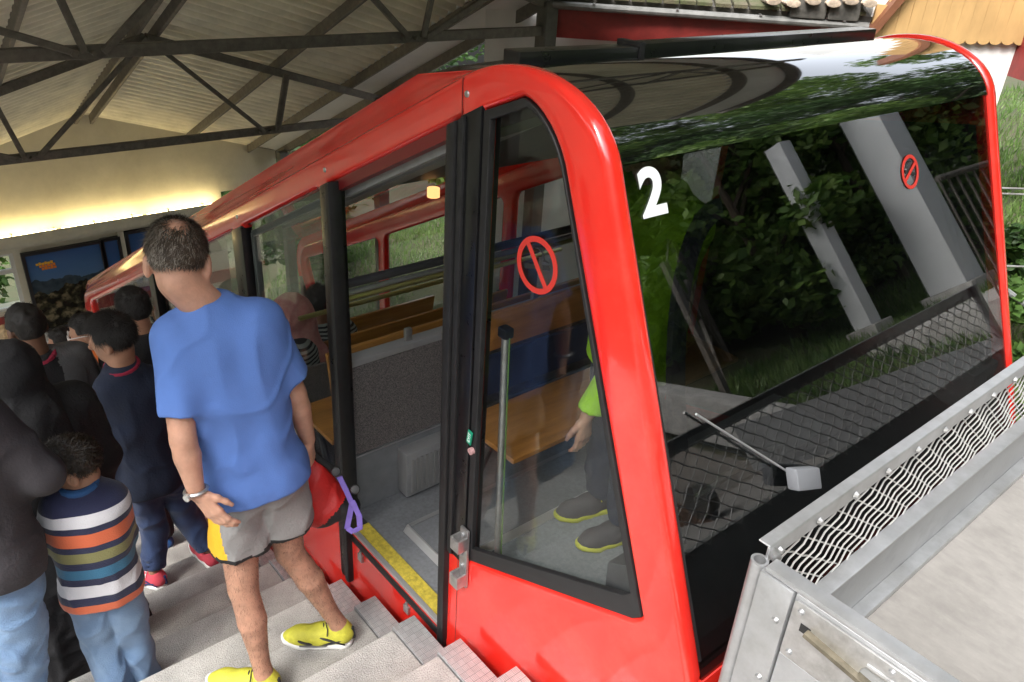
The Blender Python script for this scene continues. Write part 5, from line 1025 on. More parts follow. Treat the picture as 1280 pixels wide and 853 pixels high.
def top_garment(root, spec, m_, sleeve=1.0, hem=1.0, g=0.0, loose=0.02, collar=True, name='shirt', res=0.010, fold=0.012, seed=0.0, sl_r=(.066, .060), hem_flare=0.0, hem_n=None, preds=None, cuff=None):
    J, s = spec['J'], spec.get('s', 1.0); tp = torso_prims(J, s, g+loose*0.5); hip = lerp(J['hpL'], J['hpR'], .5); nk = np.asarray(J['neck'], float); ax = unit(hip-nk)
    hn = ax if hem_n is None else unit(hem_n); hc = lerp(nk, hip, hem)
    if hem > 1.0 or hem_flare: tp.append((lerp(J['hpL'], J['hpR'], .08), lerp(J['hpL'], J['hpR'], .08)+ax*0.12*s, .10*s+g, .10*s+g+hem_flare)); tp.append((lerp(J['hpL'], J['hpR'], .92), lerp(J['hpL'], J['hpR'], .92)+ax*0.12*s, .10*s+g, .10*s+g+hem_flare)); tp.append((hip, hip+ax*0.12*s, .11*s+g, .11*s+g+hem_flare))
    sl = []
    for q in 'LR':
        if sleeve <= 1.0: e = lerp(J['sh'+q], J['el'+q], sleeve); sl.append([(lerp(J['sh'+q], J['sh'+('R' if q == 'L' else 'L')], .06), e+unit(e-J['sh'+q])*0.05, sl_r[0]*s+g, sl_r[1]*s+g, e, unit(J['el'+q]-J['sh'+q]))])
        else: e = lerp(J['el'+q], J['wr'+q], sleeve-1.0); sl.append([(J['sh'+q], J['el'+q], sl_r[0]*s+g, sl_r[1]*s*0.92+g, None, None), (J['el'+q], e+unit(e-J['el'+q])*0.03, sl_r[1]*s*0.92+g, sl_r[1]*s*0.68+g, e, unit(J['wr'+q]-J['el'+q]))])
    def fn(p):
        d = un([cone(p, *t) for t in tp], .06*s); hp = plane(p, hc, hn); d = smax(d, hp, .006); d = np.maximum(d, -np.maximum(d+0.018, -hp-0.04))
        for parts in sl:
            ds = []
            for a, b, ra, rb, e, en in parts:
                k = cone(p, a, b, ra, rb)
                if e is not None: k = smax(k, plane(p, e, en), .005); k = np.maximum(k, -np.maximum(np.maximum(cone(p, a, b, ra-.017, rb-.017), -plane(p, e, en)-0.04), -1))
                ds.append(k)
            d = smin(d, un(ds, .03*s), .035*s)
        ntop = plane(p, nk+ax*-0.012*s, -ax)
        return np.maximum(d, ntop-0.035*s) if collar else np.maximum(d, ntop-0.02*s)
    lo, hi = bbox([x for t in tp for x in t[:2]]+[x for pr in sl for t in pr for x in t[:2]], .18); v, f = sdf_mesh(fn, lo, hi, res); v = smooth_v(v, f, 1)
    v = folds(v, f, fold, 7.0, axis=ax, stretch=.45, seed=seed, core=(nk, hip)); o = fromnp(name, v, f, m_, root)
    set_attr(o, 'along', ((v-nk) @ ax)/np.linalg.norm(hip-nk))
    if preds: fc = v[f].mean(1); face_mats(o, f, v, [(mm, pr(fc)) for mm, pr in preds])
    return o
def bottom_garment(root, spec, m_, upto=1.0, r=(.088, .066, .058), g=0.0, name='trousers', res=0.010, fold=0.014, seed=0.0, waist=0.12, preds=None, cut_n=None):
    J, s = spec['J'], spec.get('s', 1.0); hip = lerp(J['hpL'], J['hpR'], .5); nk = np.asarray(J['neck'], float); up = unit(nk-hip); lg = []
    for q in 'LR':
        H_, K_, A_ = J['hp'+q], J['kn'+q], J['an'+q]
        if upto <= 1.0: e = lerp(H_, K_, upto); lg.append([(H_, e+unit(e-H_)*0.05, r[0]*s+g, r[1]*s+g, e, unit(K_-H_) if cut_n is None else cut_n)])
        else: e = lerp(K_, A_, upto-1.0); lg.append([(H_, K_, r[0]*s+g, r[1]*s+g, None, None), (K_, e+unit(e-K_)*0.04, r[1]*s+g, r[2]*s+g, e, unit(A_-K_))])
    B = J.get('bulk', 1.0)
    pel = [(lerp(J['hpL'], J['hpR'], .12), lerp(J['hpL'], J['hpR'], .88), .106*s*B+g, .106*s*B+g), (lerp(J['hpL'], J['hpR'], .15)+up*waist*s, lerp(J['hpL'], J['hpR'], .85)+up*waist*s, .098*s*B+g, .098*s*B+g)]
    def fn(p):
        d = un([cone(p, *t) for t in pel], .05*s)
        for parts in lg:
            ds = []
            for a, b, ra, rb, e, en in parts:
                k = cone(p, a, b, ra, rb)
                if e is not None: pl_ = plane(p, e, en); k = smax(k, pl_, .004); k = np.maximum(k, -np.maximum(cone(p, a, b, ra-.013, rb-.013), -pl_-0.06))
                ds.append(k)
            d = smin(d, un(ds, .03*s), .03*s)
        return np.maximum(d, plane(p, hip+up*(waist+.05)*s, up))
    lo, hi = bbox([x for t in pel for x in t[:2]]+[x for pr in lg for t in pr for x in t[:2]], .17); v, f = sdf_mesh(fn, lo, hi, res); v = smooth_v(v, f, 1); v = folds(v, f, fold, 8.0, axis=(0.5, 0.2, 1), stretch=.7, seed=seed+3); o = fromnp(name, v, f, m_, root)
    if preds: fc = v[f].mean(1); face_mats(o, f, v, [(mm, pr(fc)) for mm, pr in preds])
    return o
def skeleton(x, y, z, H, face, arms='down', lean=0.0):
    f = unit((face[0], face[1], 0)); r = np.cross(f, (0, 0, 1)); b = V(x, y, z); P = lambda rr, ff, zz: b+r*rr*H+f*(ff+lean*zz)*H+V(0, 0, zz*H)
    J = dict(head=P(0, .015, .925), neck=P(0, -.01, .835))
    for q, sg_ in (('L', -1), ('R', 1)):
        J['sh'+q] = P(sg_*.105, -.005, .805); J['hp'+q] = P(sg_*.05, 0, .515); J['kn'+q] = P(sg_*.052, .012, .285); J['an'+q] = P(sg_*.055, -.01, .05)
        J['el'+q] = P(sg_*.135, -.015, .63); J['wr'+q] = P(sg_*.135, .04, .485) if arms == 'down' else P(sg_*.06, .12, .60)
    return J, f, r
# ------------------------------------------------------------------ the man in the blue T-shirt
def Jp(**k): return {a: onD(*b) for a, b in k.items()}
eye_dir = HV
TZ = NZ0-3*RISE; hR_, tR_ = onz((441, 803), TZ), onz((371, 803), TZ); hL_, tL_ = onz((350, 868), TZ), onz((277, 858), TZ)
J = Jp(head=(222, 327, 2.17), neck=(262, 388, 2.17), shL=(214, 425, 2.10), shR=(332, 402, 2.22), elL=(229, 550, 1.99), wrL=(246, 617, 1.965), elR=(368, 492, 2.27), wrR=(385, 550, 2.33),
       hpL=(292, 605, 2.15), hpR=(343, 590, 2.21), knL=(304, 735, 2.09), knR=(362, 690, 2.24), anL=(328, 828, 2.12), anR=(413, 770, 2.30))
J['anL'] = hL_+unit(tL_-hL_)*0.055+V(0, 0, .105); J['anR'] = hR_+unit(tR_-hR_)*0.055+V(0, 0, .105)
spec = dict(J=J, s=1.0, hs=1.06, face=tuple(HV*0.85-EV*0.38+V(0, 0, -0.42)), hup=tuple(HV*0.35-EV*0.05+V(0, 0, 1)), label='balding man in blue T-shirt, grey shorts and yellow running shoes walking down the stairs', res=0.0085, bare_legs=True, calf=dict(L=unit(-HV*0.5+EV*0.6), R=unit(-HV*0.2+EV*0.8)),
            handL=dict(d=unit(J['wrL']-J['elL']+EV*0.10), n=-HV*0.9-EV*0.3, t=EV*0.8-HV*0.2, curl=0.30, s=0.95), handR=dict(d=unit((0.10, 0.0, -1)), n=EV, t=-HV, curl=1.15))
man, mb_, hc, hF, hsz = make_person(spec)
blue = cloth('blue_tshirt', (0.090, 0.185, 0.50), 0.8, var=0.06, bump=0.15, bs=300)
hip = lerp(J['hpL'], J['hpR'], .5)
top_garment(man, spec, blue, sleeve=0.74, hem=1.04, loose=0.006, fold=0.020, res=0.0085, seed=2.0, sl_r=(.070, .072), hem_flare=0.010, hem_n=unit(hip-J['neck']+EV*0.04), name='tshirt')
sg = cloth('grey_shorts', (0.24, 0.235, 0.23), 0.75, var=0.08); sy_ = cloth('yellow_panel', (0.75, 0.42, 0.02), 0.7, var=0.06); sb_ = cloth('black_piping', (0.012, 0.012, 0.013), 0.7)
thL = unit(J['knL']-J['hpL']); eL = lerp(J['hpL'], J['knL'], .59); thR = unit(J['knR']-J['hpR']); eR = lerp(J['hpR'], J['knR'], .60)
def hemmask(fc): 
    left = ((fc-hip) @ EV) < 0.045
    return (left & (((fc-eL) @ thL) > -0.012)) | (~left & (((fc-eR) @ thR) > -0.012))
def yel_mask(fc): u = (fc-eL) @ EV; return u < 0.002+0.22*((fc-eL) @ thL)
bottom_garment(man, spec, sg, upto=0.60, r=(.096, .100, .1), name='shorts', fold=0.016, res=0.0085, preds=[(sy_, yel_mask), (sb_, hemmask)], waist=0.10)
nk_ = J['neck']; ax_ = unit(hip-nk_); a1 = unit(np.cross(ax_, HV)); a2 = np.cross(ax_, a1)
m = MB(); m.tube([nk_+0.072*(a1*math.cos(t)+a2*math.sin(t))-ax_*0.012 for t in np.linspace(0, 2*math.pi, 26)], 0.010, 8, cap=False); build(m, 'neckband', blue, man, smooth=True)
# short dark hair on the bare legs
rg = np.random.default_rng(44); vv = np.empty(len(mb_.data.vertices)*3, np.float32); mb_.data.vertices.foreach_get('co', vv); vv = vv.reshape(-1, 3); nn_ = np.empty_like(vv); mb_.data.vertices.foreach_get('normal', nn_.reshape(-1)) if False else None
nn_ = np.array([v_.normal[:] for v_ in mb_.data.vertices]); wz = vv[:, 2]+wloc(man)[2]; sel = np.where((wz < J['knL'][2]+0.16) & (wz > J['anL'][2]+0.03))[0]
pk = rg.choice(sel, 5200); P_ = vv[pk]+rg.normal(size=(5200, 3))*0.005+wloc(man); N_ = nn_[pk]; D_ = unit((0, 0, -1))*0.9+N_*0.45+rg.normal(size=(5200, 3))*0.3; D_ /= np.linalg.norm(D_, axis=1)[:, None]; S_ = np.cross(D_, N_); S_ /= np.linalg.norm(S_, axis=1)[:, None]+1e-9
Ln = 0.008+0.008*rg.random((5200, 1)); tri = np.stack([P_-S_*0.0004, P_+S_*0.0004, P_+D_*Ln], 1).reshape(-1, 3); lh = fromnp('leg_hair', tri, np.arange(len(tri)).reshape(-1, 3), hair_brown, man, smooth=False); lh['kind'] = 'stuff'
# hair: strands round the sides, thin over the crown
def mk_side(d, rg): crown = (d[:, 2] > 0.50-0.25*np.clip(-d[:, 1], 0, 1)) & (d[:, 1] < 0.75); bald = 1.02*np.exp(-(((d-unit((0.0, -0.62, 0.78)))**2).sum(1))/0.36); return (d[:, 2] > -0.50) & ~((d[:, 1] > 0.55) & (d[:, 2] < 0.5)) & (rg.random(len(d)) > bald) & ~((np.abs(d[:, 0]) > 0.8) & (d[:, 1] > -0.25) & (d[:, 2] < 0.0))
flow = lambda d, rg: np.stack([d[:, 0]*0.8-0.15, -0.45+0.2*d[:, 1], -0.95+0*d[:, 0]], 1)+rg.normal(size=d.shape)*0.35
h1 = strands('hair', hc, hF, hsz, hair_brown, 7500, 0.022, mk_side, flow, man, lift=0.30, wdt=0.0011, seed=5); h1['kind'] = 'stuff'
h4 = strands('grey_hair', hc, hF, hsz, hair_grey, 2200, 0.020, mk_side, flow, man, lift=0.34, wdt=0.0009, seed=9); h4['kind'] = 'stuff'
def mk_top(d, rg): return (d[:, 2] > 0.35) & (d[:, 1] > -0.25) & (rg.random(len(d)) > 0.35) & (d[:, 0] < 0.7)
h2 = strands('grey_hair', hc, hF, hsz, hair_grey, 1500, 0.042, lambda d, rg: mk_top(d, rg) & (d[:, 1] > 0.1), lambda d, rg: np.stack([d[:, 0]-0.3, 0.2+0*d[:, 0], 0.6+0*d[:, 0]], 1)+rg.normal(size=d.shape)*0.5, man, lift=0.6, wdt=0.0008, seed=6); h2['kind'] = 'stuff'
h3 = strands('grey_hair', hc, hF, hsz, hair_grey, 1300, 0.024, lambda d, rg: mk_side(d, rg) & (d[:, 0] < -0.35), flow, man, lift=0.4, wdt=0.0009, seed=7); h3['kind'] = 'stuff'
# shoes on their treads
shoe_y = mat('shoe_yellow', (0.52, 0.50, 0.05), 0.6, var=0.15, scale=30, bump=0.4, bscale=250); shoe_w = mat('sole_white', (0.72, 0.72, 0.70), 0.6, var=0.1, scale=20); shoe_k = mat('shoe_black', (0.02, 0.02, 0.022), 0.5); lace_k = mat('lace_black', (0.02, 0.02, 0.02), 0.8)
hR_, tR_ = np.array(hR_), np.array(tR_)
for he, to in ((hR_, tR_), (hL_, tL_)): shoe(man, he, he+unit(to-he)*0.29, (0, 0, 1), shoe_y, shoe_w, 0.29, lace_k, shoe_k)
# watch
wv = unit(J['wrL']-J['elL']); wc = J['wrL']-wv*0.012; a_ = unit(np.cross(wv, (0, 0, 1))); b_ = np.cross(wv, a_); m = MB(); m.tube([wc+0.034*(a_*math.cos(t)+b_*math.sin(t)) for t in np.linspace(0, 2*math.pi, 22)], 0.006, 6, cap=False); wt_ = build(m, 'watch', steel, man, smooth=True)
m = MB(); q = wc-HV*0.034-EV*0.01; m.tube([q, q-HV*0.012-EV*0.004], 0.012, 14); build(m, 'watch_face', mat('watch_face', (0.5, 0.5, 0.48), 0.3, 0.5), wt_, bevel=0.002)
# ------------------------------------------------------------------ red bag with purple strap in his hand
bag = thing('drawstring_bag', 'red and black bag with purple strap loop held by the man in blue', 'bag', onD(405, 660, 2.40))
Bp = lambda x, y, d=2.42: onD(x, y, d)
def bag_fn(p): return un([cone(p, Bp(384, 572), Bp(392, 598), .025, .055), cone(p, Bp(390, 600), Bp(402, 628), .055, .075), cone(p, Bp(388, 632), Bp(430, 634), .066, .048), cone(p, Bp(395, 600), Bp(420, 630), .03, .03)], .04)
v, f = sdf_mesh(bag_fn, *bbox([Bp(375, 565), Bp(440, 670)], .13), 0.008); v = smooth_v(v, f, 1); v = folds(v, f, 0.022, 9.0, axis=(0.3, 0, 1), stretch=.25, seed=9)
o = fromnp('bag_body', v, f, cloth('bag_red', (0.55, 0.02, 0.018), 0.5, var=0.15), bag); fc = v[f].mean(1); face_mats(o, f, v, [(cloth('bag_black', (0.012, 0.011, 0.012), 0.6), ((fc-Bp(408, 640)) @ unit(EV*1.0+V(0, 0, -0.9))) > 0.0)])
m = MB(); m.tube([Bp(386, 560), Bp(398, 574), Bp(410, 582), Bp(420, 592)], [0.012, 0.014, 0.013, 0.015], 8); build(m, 'bag_strap', sb_, bag, smooth=True)
for px, py in ((420, 590), (444, 612)):
    m = MB(); m.tube([Bp(px, py, 2.38), Bp(px, py, 2.35)], [0.02, 0.017], 12); build(m, 'strap_toggle', rubber, bag, bevel=0.004)
lp = MB(); pts = [Bp(424, 596, 2.37), Bp(432, 612, 2.36), Bp(440, 630, 2.36), Bp(437, 645, 2.36), Bp(434, 660, 2.36), Bp(441, 665, 2.355), Bp(450, 660, 2.35), Bp(449, 645, 2.35), Bp(441, 628, 2.352)]
for a, b in zip(pts[:-1], pts[1:]): lp.bar(a, b+(b-a)*0.12, 0.004, 0.022, up=EV)
build(lp, 'strap_loop', cloth('strap_purple', (0.20, 0.14, 0.50), 0.7), bag, bevel=0.0015, seg=1)
# ------------------------------------------------------------------ boy in the striped sweater
J = Jp(head=(90, 583, 2.26), neck=(100, 612, 2.24), shL=(76, 632, 2.20), shR=(136, 624, 2.28), elL=(62, 675, 2.22), wrL=(48, 690, 2.32), elR=(152, 668, 2.34), wrR=(146, 676, 2.48), hpL=(108, 735, 2.22), hpR=(146, 727, 2.27), knL=(126, 800, 2.24), knR=(163, 788, 2.30), anL=(150, 868, 2.20), anR=(180, 852, 2.30))
spec = dict(J=J, s=0.74, hs=0.93, face=(-0.85, 0.35, -0.25), skin=skin_tan, label='small boy with curly dark hair in a striped sweater and light jeans', group='people queueing on the stairs')
boy, _, c_, F_, h_ = make_person(spec)
hair(c_, F_, h_, hair_dark, boy, 'curly', 5200, 0.030, seed=11)
def striped(name, stops, base, scale=1.0):
    m = bpy.data.materials.new(name); m.use_nodes = True; t = m.node_tree; b = t.nodes['Principled BSDF']; b.inputs['Roughness'].default_value = 0.9; b.inputs['Sheen Weight'].default_value = 0.2
    at = _n(t, 'ShaderNodeAttribute'); at.attribute_name = 'along'; mr = _n(t, 'ShaderNodeMath', operation='MULTIPLY'); mr.inputs[1].default_value = scale; t.links.new(at.outputs['Fac'], mr.inputs[0])
    rp = _n(t, 'ShaderNodeValToRGB'); rp.color_ramp.interpolation = 'CONSTANT'; rp.color_ramp.elements[0].color = (*base, 1); rp.color_ramp.elements[0].position = 0; rp.color_ramp.elements[1].position = stops[0][0]; rp.color_ramp.elements[1].color = (*stops[0][1], 1)
    for p_, c in stops[1:]: e = rp.color_ramp.elements.new(p_); e.color = (*c, 1)
    t.links.new(mr.outputs[0], rp.inputs[0]); t.links.new(rp.outputs[0], b.inputs['Base Color'])
    no = _n(t, 'ShaderNodeTexNoise'); no.inputs['Scale'].default_value = 220; tc = _n(t, 'ShaderNodeTexCoord'); t.links.new(tc.outputs['Object'], no.inputs['Vector']); bp = _n(t, 'ShaderNodeBump'); bp.inputs['Strength'].default_value = 0.3; bp.inputs['Distance'].default_value = 0.01; t.links.new(no.outputs[0], bp.inputs['Height']); t.links.new(bp.outputs[0], b.inputs['Normal']); MATS[name] = m; return m
navy = (0.012, 0.016, 0.055); wht = (0.62, 0.62, 0.66); orr = (0.62, 0.13, 0.05); olv = (0.22, 0.21, 0.08); teal = (0.03, 0.15, 0.27)
stm = striped('striped_knit', [(0.10, wht), (0.20, navy), (0.26, orr), (0.38, navy), (0.44, olv), (0.54, navy), (0.61, teal), (0.71, navy), (0.78, wht), (0.90, navy), (0.985, orr)], navy, 1.0)
top_garment(boy, spec, stm, sleeve=1.85, hem=1.09, loose=0.03, fold=0.014, seed=4.0, sl_r=(.078, .072), hem_flare=0.02, name='sweater', res=0.009)
bottom_garment(boy, spec, denim('denim_light', (0.10, 0.18, 0.32), (0.20, 0.30, 0.44)), upto=1.93, r=(.105, .082, .076), name='jeans', fold=0.022, res=0.009)
nkp = spec['J']['neck']; m = MB(); m.tube([nkp+0.056*(EV*math.cos(t)+HV*math.sin(t))+V(0, 0, 0.022) for t in np.linspace(0, 2*math.pi, 20)], 0.014, 8, cap=False); build(m, 'collar', cloth('collar_blue', (0.02, 0.08, 0.22)), boy, smooth=True)
jp = spec['J']
for q in 'LR':
    a = jp['an'+q]; shoe(boy, a-V(0, 0, .07)+EV*0.02-HV*.01, a-V(0, 0, .07)+EV*-0.10+HV*.08, (0, 0, 1), shoe_k, shoe_k, 0.20)
# ------------------------------------------------------------------ man in navy sweater
J = Jp(head=(140, 423, 3.33), neck=(153, 462, 3.33), shL=(135, 487, 3.27), shR=(187, 476, 3.40), elL=(130, 545, 3.24), wrL=(143, 598, 3.26), elR=(205, 540, 3.48), wrR=(205, 590, 3.5), hpL=(176, 602, 3.32), hpR=(208, 592, 3.40), knL=(192, 662, 3.34), knR=(234, 645, 3.46), anL=(206, 715, 3.34), anR=(262, 692, 3.52))
TZ8 = NZ0-8*RISE; NAL, NBL, NAR, NBR = onz((208, 734), TZ8), onz((172, 727), TZ8), onz((272, 712), TZ8), onz((258, 699), TZ8)
J['anL'] = NAL+unit(NBL-NAL)*0.06+V(0, 0, .10); J['anR'] = NAR+unit(NBR-NAR)*0.06+V(0, 0, .10)
spec = dict(J=J, s=0.98, hs=1.06, face=(-0.75, 0.6, -0.2), skin=skin_tan, label='man in navy sweater and dark jeans with pink sneakers', group='people queueing on the stairs')
nv, _, c_, F_, h_ = make_person(spec); hair(c_, F_, h_, hair_black, nv, 'short', 6000, 0.036, seed=12)
navym = cloth('navy_knit', (0.008, 0.014, 0.034), 0.9, var=0.2); top_garment(nv, spec, navym, sleeve=1.95, hem=1.06, loose=0.02, fold=0.016, seed=6.0, name='sweater')
m = MB(); m.tube([J['neck']+0.072*(EV*math.cos(t)+HV*math.sin(t))+V(0, 0, 0.024+0.012*math.sin(t)) for t in np.linspace(0, 2*math.pi, 22)], 0.014, 8, cap=False); build(m, 'collar', cloth('maroon_collar', (0.26, 0.012, 0.04)), nv, smooth=True)
bottom_garment(nv, spec, denim('denim_dark', (0.010, 0.022, 0.07), (0.028, 0.055, 0.14)), upto=1.88, r=(.090, .066, .056), name='jeans', fold=0.016)
shoe_p = mat('shoe_pink', (0.58, 0.06, 0.09), 0.7, var=0.1, scale=30)
a = NAL; b = NBL; shoe(nv, a, a+unit(b-a)*0.28, (0, 0, 1), shoe_p, shoe_w, 0.28, shoe_w, mat('shoe_navy', (0.02, 0.03, 0.10), 0.6))
a = NAR; b = NBR; shoe(nv, a, a+unit(b-a)*0.28, (0, 0, 1), shoe_p, shoe_w, 0.28)
# ------------------------------------------------------------------ man in charcoal jacket at the edge
J = Jp(head=(-80, 440, 2.0), neck=(-66, 490, 2.0), shL=(-122, 540, 1.95), shR=(-26, 530, 2.05), elL=(-138, 640, 1.95), wrL=(-108, 700, 2.05), elR=(48, 592, 2.10), wrR=(2, 622, 2.26), hpL=(-44, 705, 1.98), hpR=(10, 698, 2.02), knL=(-24, 800, 1.98), knR=(24, 795, 2.02), anL=(-10, 925, 1.95), anR=(30, 910, 2.0)); J['bulk'] = 0.92
spec = dict(J=J, s=1.0, hs=1.05, face=(-0.4, 0.9, -0.2), skin=skin_tan, label='man in charcoal jacket and faded blue jeans with his elbow bent', group='people queueing on the stairs')
gm, _, c_, F_, h_ = make_person(spec); hair(c_, F_, h_, hair_black, gm, 'short', 1800, 0.028, seed=13)
top_garment(gm, spec, cloth('charcoal_jacket', (0.035, 0.032, 0.037), 0.85, var=0.2), sleeve=1.95, hem=1.06, loose=0.03, fold=0.018, seed=8.0, sl_r=(.080, .076), name='jacket')
bottom_garment(gm, spec, denim('denim_faded', (0.11, 0.20, 0.36), (0.20, 0.32, 0.50)), upto=1.92, r=(.098, .078, .070), name='jeans', fold=0.02)
for q in 'LR': a = J['an'+q]; shoe(gm, a-V(0, 0, .09)+EV*.02, a-V(0, 0, .09)+HV*.2-EV*.1, (0, 0, 1), shoe_k, shoe_k, 0.28)
# ------------------------------------------------------------------ others further down the stairs
def stair_top(x, y): return max(NZ0-math.ceil((y-NY0)/TREAD-1e-6)*RISE, FLOOR_Z)
def bystander(px, py, D, face, label, skin_=skin_tan, hairm=hair_black, topm=None, botm=None, hs=1.0, hup=(0, 0, 1), tilt=-0.15, seed=1, hk='short', sleeve=1.9, shoes=None, group='people queueing on the stairs', scarf=None, dress=None, floor=None, preds=None, head_only_hair=True, bulk=1.0, lean=0.0, nst=1600, minH=0.0):
    hp0 = onD(px, py, D); f0 = unit((face[0], face[1], 0)); x, y = hp0[0]-f0[0]*0.02, hp0[1]-f0[1]*0.02; z = stair_top(x, y) if floor is None else floor; H = max((hp0[2]-z)/0.925, minH)
    J, f, r = skeleton(x, y, hp0[2]-0.925*H, H, face, lean=lean); J['bulk'] = bulk; s = H/1.75
    spec = dict(J=J, s=s, hs=hs, face=(face[0], face[1], tilt), hup=hup, skin=skin_, label=label, group=group, res=0.014, fine_head=scarf is None, handL=dict(d=unit(J['wrL']-J['elL']), n=-r, t=f, curl=.4), handR=dict(d=unit(J['wrR']-J['elR']), n=r, t=f, curl=.4))
    p_, b_, c_, F_, h_ = make_person(spec)
    if scarf is None: hair(c_, F_, h_, hairm, p_, hk, nst, 0.024, seed=seed)
    else:
        nk = J['neck']
        def fn(p): return np.maximum(un([ell(p, c_+h_*F_[2]*0.02-h_*F_[1]*0.01, F_, np.array([.094, .112, .115])*h_), cone(p, c_-F_[2]*0.06*h_, nk+V(0, 0, -.03*s), .088*h_, .115*s), cone(p, nk-V(0, 0, .04*s), lerp(J['shL'], J['shR'], .5)-V(0, 0, .12*s)-f*.06, .115*s, .125*s)], .06), -ell(p, c_+h_*F_[1]*0.105-h_*F_[2]*0.01, F_, np.array([.058, .05, .078])*h_))
        v, f_ = sdf_mesh(fn, *bbox([c_, nk, nk-V(0, 0, .25)], .2), 0.011); v = folds(smooth_v(v, f_, 1), f_, 0.014, 11.0, axis=(0.4, 0.2, 1), stretch=.4, seed=seed); fromnp('headscarf', v, f_, scarf, p_)
    if dress is None:
        top_garment(p_, spec, topm, sleeve=sleeve, hem=1.06, loose=0.022, fold=0.016, seed=seed, res=0.013, name='top', preds=preds(J, f, r) if preds else None)
        bottom_garment(p_, spec, botm or cloth('dark_trousers', (0.02, 0.02, 0.024)), upto=1.94, r=(.09, .068, .062), res=0.014)
    else:
        top_garment(p_, spec, dress, sleeve=1.95, hem=1.06, loose=0.035, fold=0.016, seed=seed, res=0.013, sl_r=(.08, .08), name='top')
        hipc = lerp(J['hpL'], J['hpR'], .5); foot = V(hipc[0], hipc[1], (J['anL'][2]+J['anR'][2])/2-0.02)
        def fn(p): d = un([cone(p, lerp(J['hpL'], J['hpR'], a), foot+(lerp(J['hpL'], J['hpR'], a)-hipc)*1.7, .125*s, .17*s) for a in (0.1, .5, .9)], .08); return smax(d, plane(p, foot, (0, 0, -1)), .01)
        v, f_ = sdf_mesh(fn, *bbox([hipc, foot, J['hpL'], J['hpR']], .3), 0.014); v = folds(smooth_v(v, f_, 1), f_, 0.035, 9.0, axis=(0, 0, 1), stretch=.15, seed=seed); fromnp('skirt', v, f_, dress, p_)
    for q in 'LR': a = J['an'+q]; shoe(p_, a-V(0, 0, .087*s)-f*.06, a-V(0, 0, .087*s)+f*.2, (0, 0, 1), shoes or shoe_k, shoe_w if shoes else shoe_k, 0.27*s)
    return p_, spec, c_, F_, h_
black_c = cloth('black_cotton', (0.008, 0.008, 0.010), 0.85, var=0.2); greyhood = cloth('grey_hoodie', (0.10, 0.10, 0.105), 0.9, var=0.15)
bystander(18, 466, 2.62, (-0.3, 0.95), 'woman in long black dress and black headscarf behind the boy', dress=black_c, scarf=black_c, seed=31, hs=1.0)
sh, sp_, c_, F_, h_ = bystander(34, 411, 3.55, (-0.25, 0.95), 'man with close cropped hair in black top with grey hood panel and maroon collar', skin_=skin_dark, topm=black_c, seed=32, hs=1.08, nst=200, bulk=0.95, preds=lambda J, f, r: [(greyhood, lambda fc: ((fc-J['neck']) @ r > 0.06) | (((fc-J['neck']) @ r > -0.05-((fc-J['neck'])[:, 2]+0.28)*0.8) & ((fc-J['neck'])[:, 2] < -0.16)))])
Jn = sp_['J']['neck']; m = MB(); m.tube([Jn+0.076*(EV*math.cos(t)+HV*math.sin(t))+V(0, 0, 0.022+0.012*math.sin(t)) for t in np.linspace(0, 2*math.pi, 22)], 0.017, 8, cap=False); build(m, 'collar', MATS['maroon_collar'], sh, smooth=True)
def plaid(name):
    m = bpy.data.materials.new(name); m.use_nodes = True; t = m.node_tree; b = t.nodes['Principled BSDF']; b.inputs['Roughness'].default_value = 0.85; tc = _n(t, 'ShaderNodeTexCoord'); cur = None
    for dr in ('X', 'Z'):
        wv = _n(t, 'ShaderNodeTexWave'); wv.bands_direction = dr; wv.inputs['Scale'].default_value = 5.5; t.links.new(tc.outputs['Object'], wv.inputs[0]); rp = _n(t, 'ShaderNodeValToRGB'); rp.color_ramp.elements[0].position = 0.06; rp.color_ramp.elements[0].color = (0.02, 0.012, 0.01, 1); rp.color_ramp.elements[1].position = 0.14; rp.color_ramp.elements[1].color = (0.62, 0.15, 0.03, 1); t.links.new(wv.outputs[0], rp.inputs[0])
        if cur is None: cur = rp.outputs[0]
        else:
            mx = _n(t, 'ShaderNodeMix', data_type='RGBA', blend_type='DARKEN'); mx.inputs[0].default_value = 1; t.links.new(cur, mx.inputs[6]); t.links.new(rp.outputs[0], mx.inputs[7]); cur = mx.outputs[2]
    t.links.new(cur, b.inputs['Base Color']); return m
def spectacles(p_, c, F, s):
    m = MB()
    for e in (-1, 1):
        q = c+s*(F[0]*e*.033+F[1]*.108+F[2]*0.0); m.tube([q+s*.021*(F[0]*math.cos(t)+F[2]*math.sin(t)*.8) for t in np.linspace(0, 2*math.pi, 15)], .0025, 5, cap=False); m.tube([q+F[0]*e*.021*s, c+s*(F[0]*e*.082+F[1]*.02+F[2]*.008), c+s*(F[0]*e*.082-F[1]*.02+F[2]*.0)], .003, 5)
    m.tube([c+s*(F[0]*-.013+F[1]*.110), c+s*(F[0]*.013+F[1]*.110)], .003, 5); build(m, 'spectacles', mat('spectacle_white', (.6, .6, .6), .3), p_, smooth=True)
p_, sp_, c_, F_, h_ = bystander(110, 414, 4.4, (-0.92, 0.25), 'man in orange plaid shirt and glasses in the queue', topm=plaid('orange_plaid'), seed=33, hs=1.0); spectacles(p_, c_, F_, h_)
p_, sp_, c_, F_, h_ = bystander(78, 426, 5.6, (-0.9, 0.25), 'child in pink top wearing white glasses', topm=cloth('pink_top', (0.55, 0.10, 0.18)), seed=34, hs=0.95); spectacles(p_, c_, F_, h_)
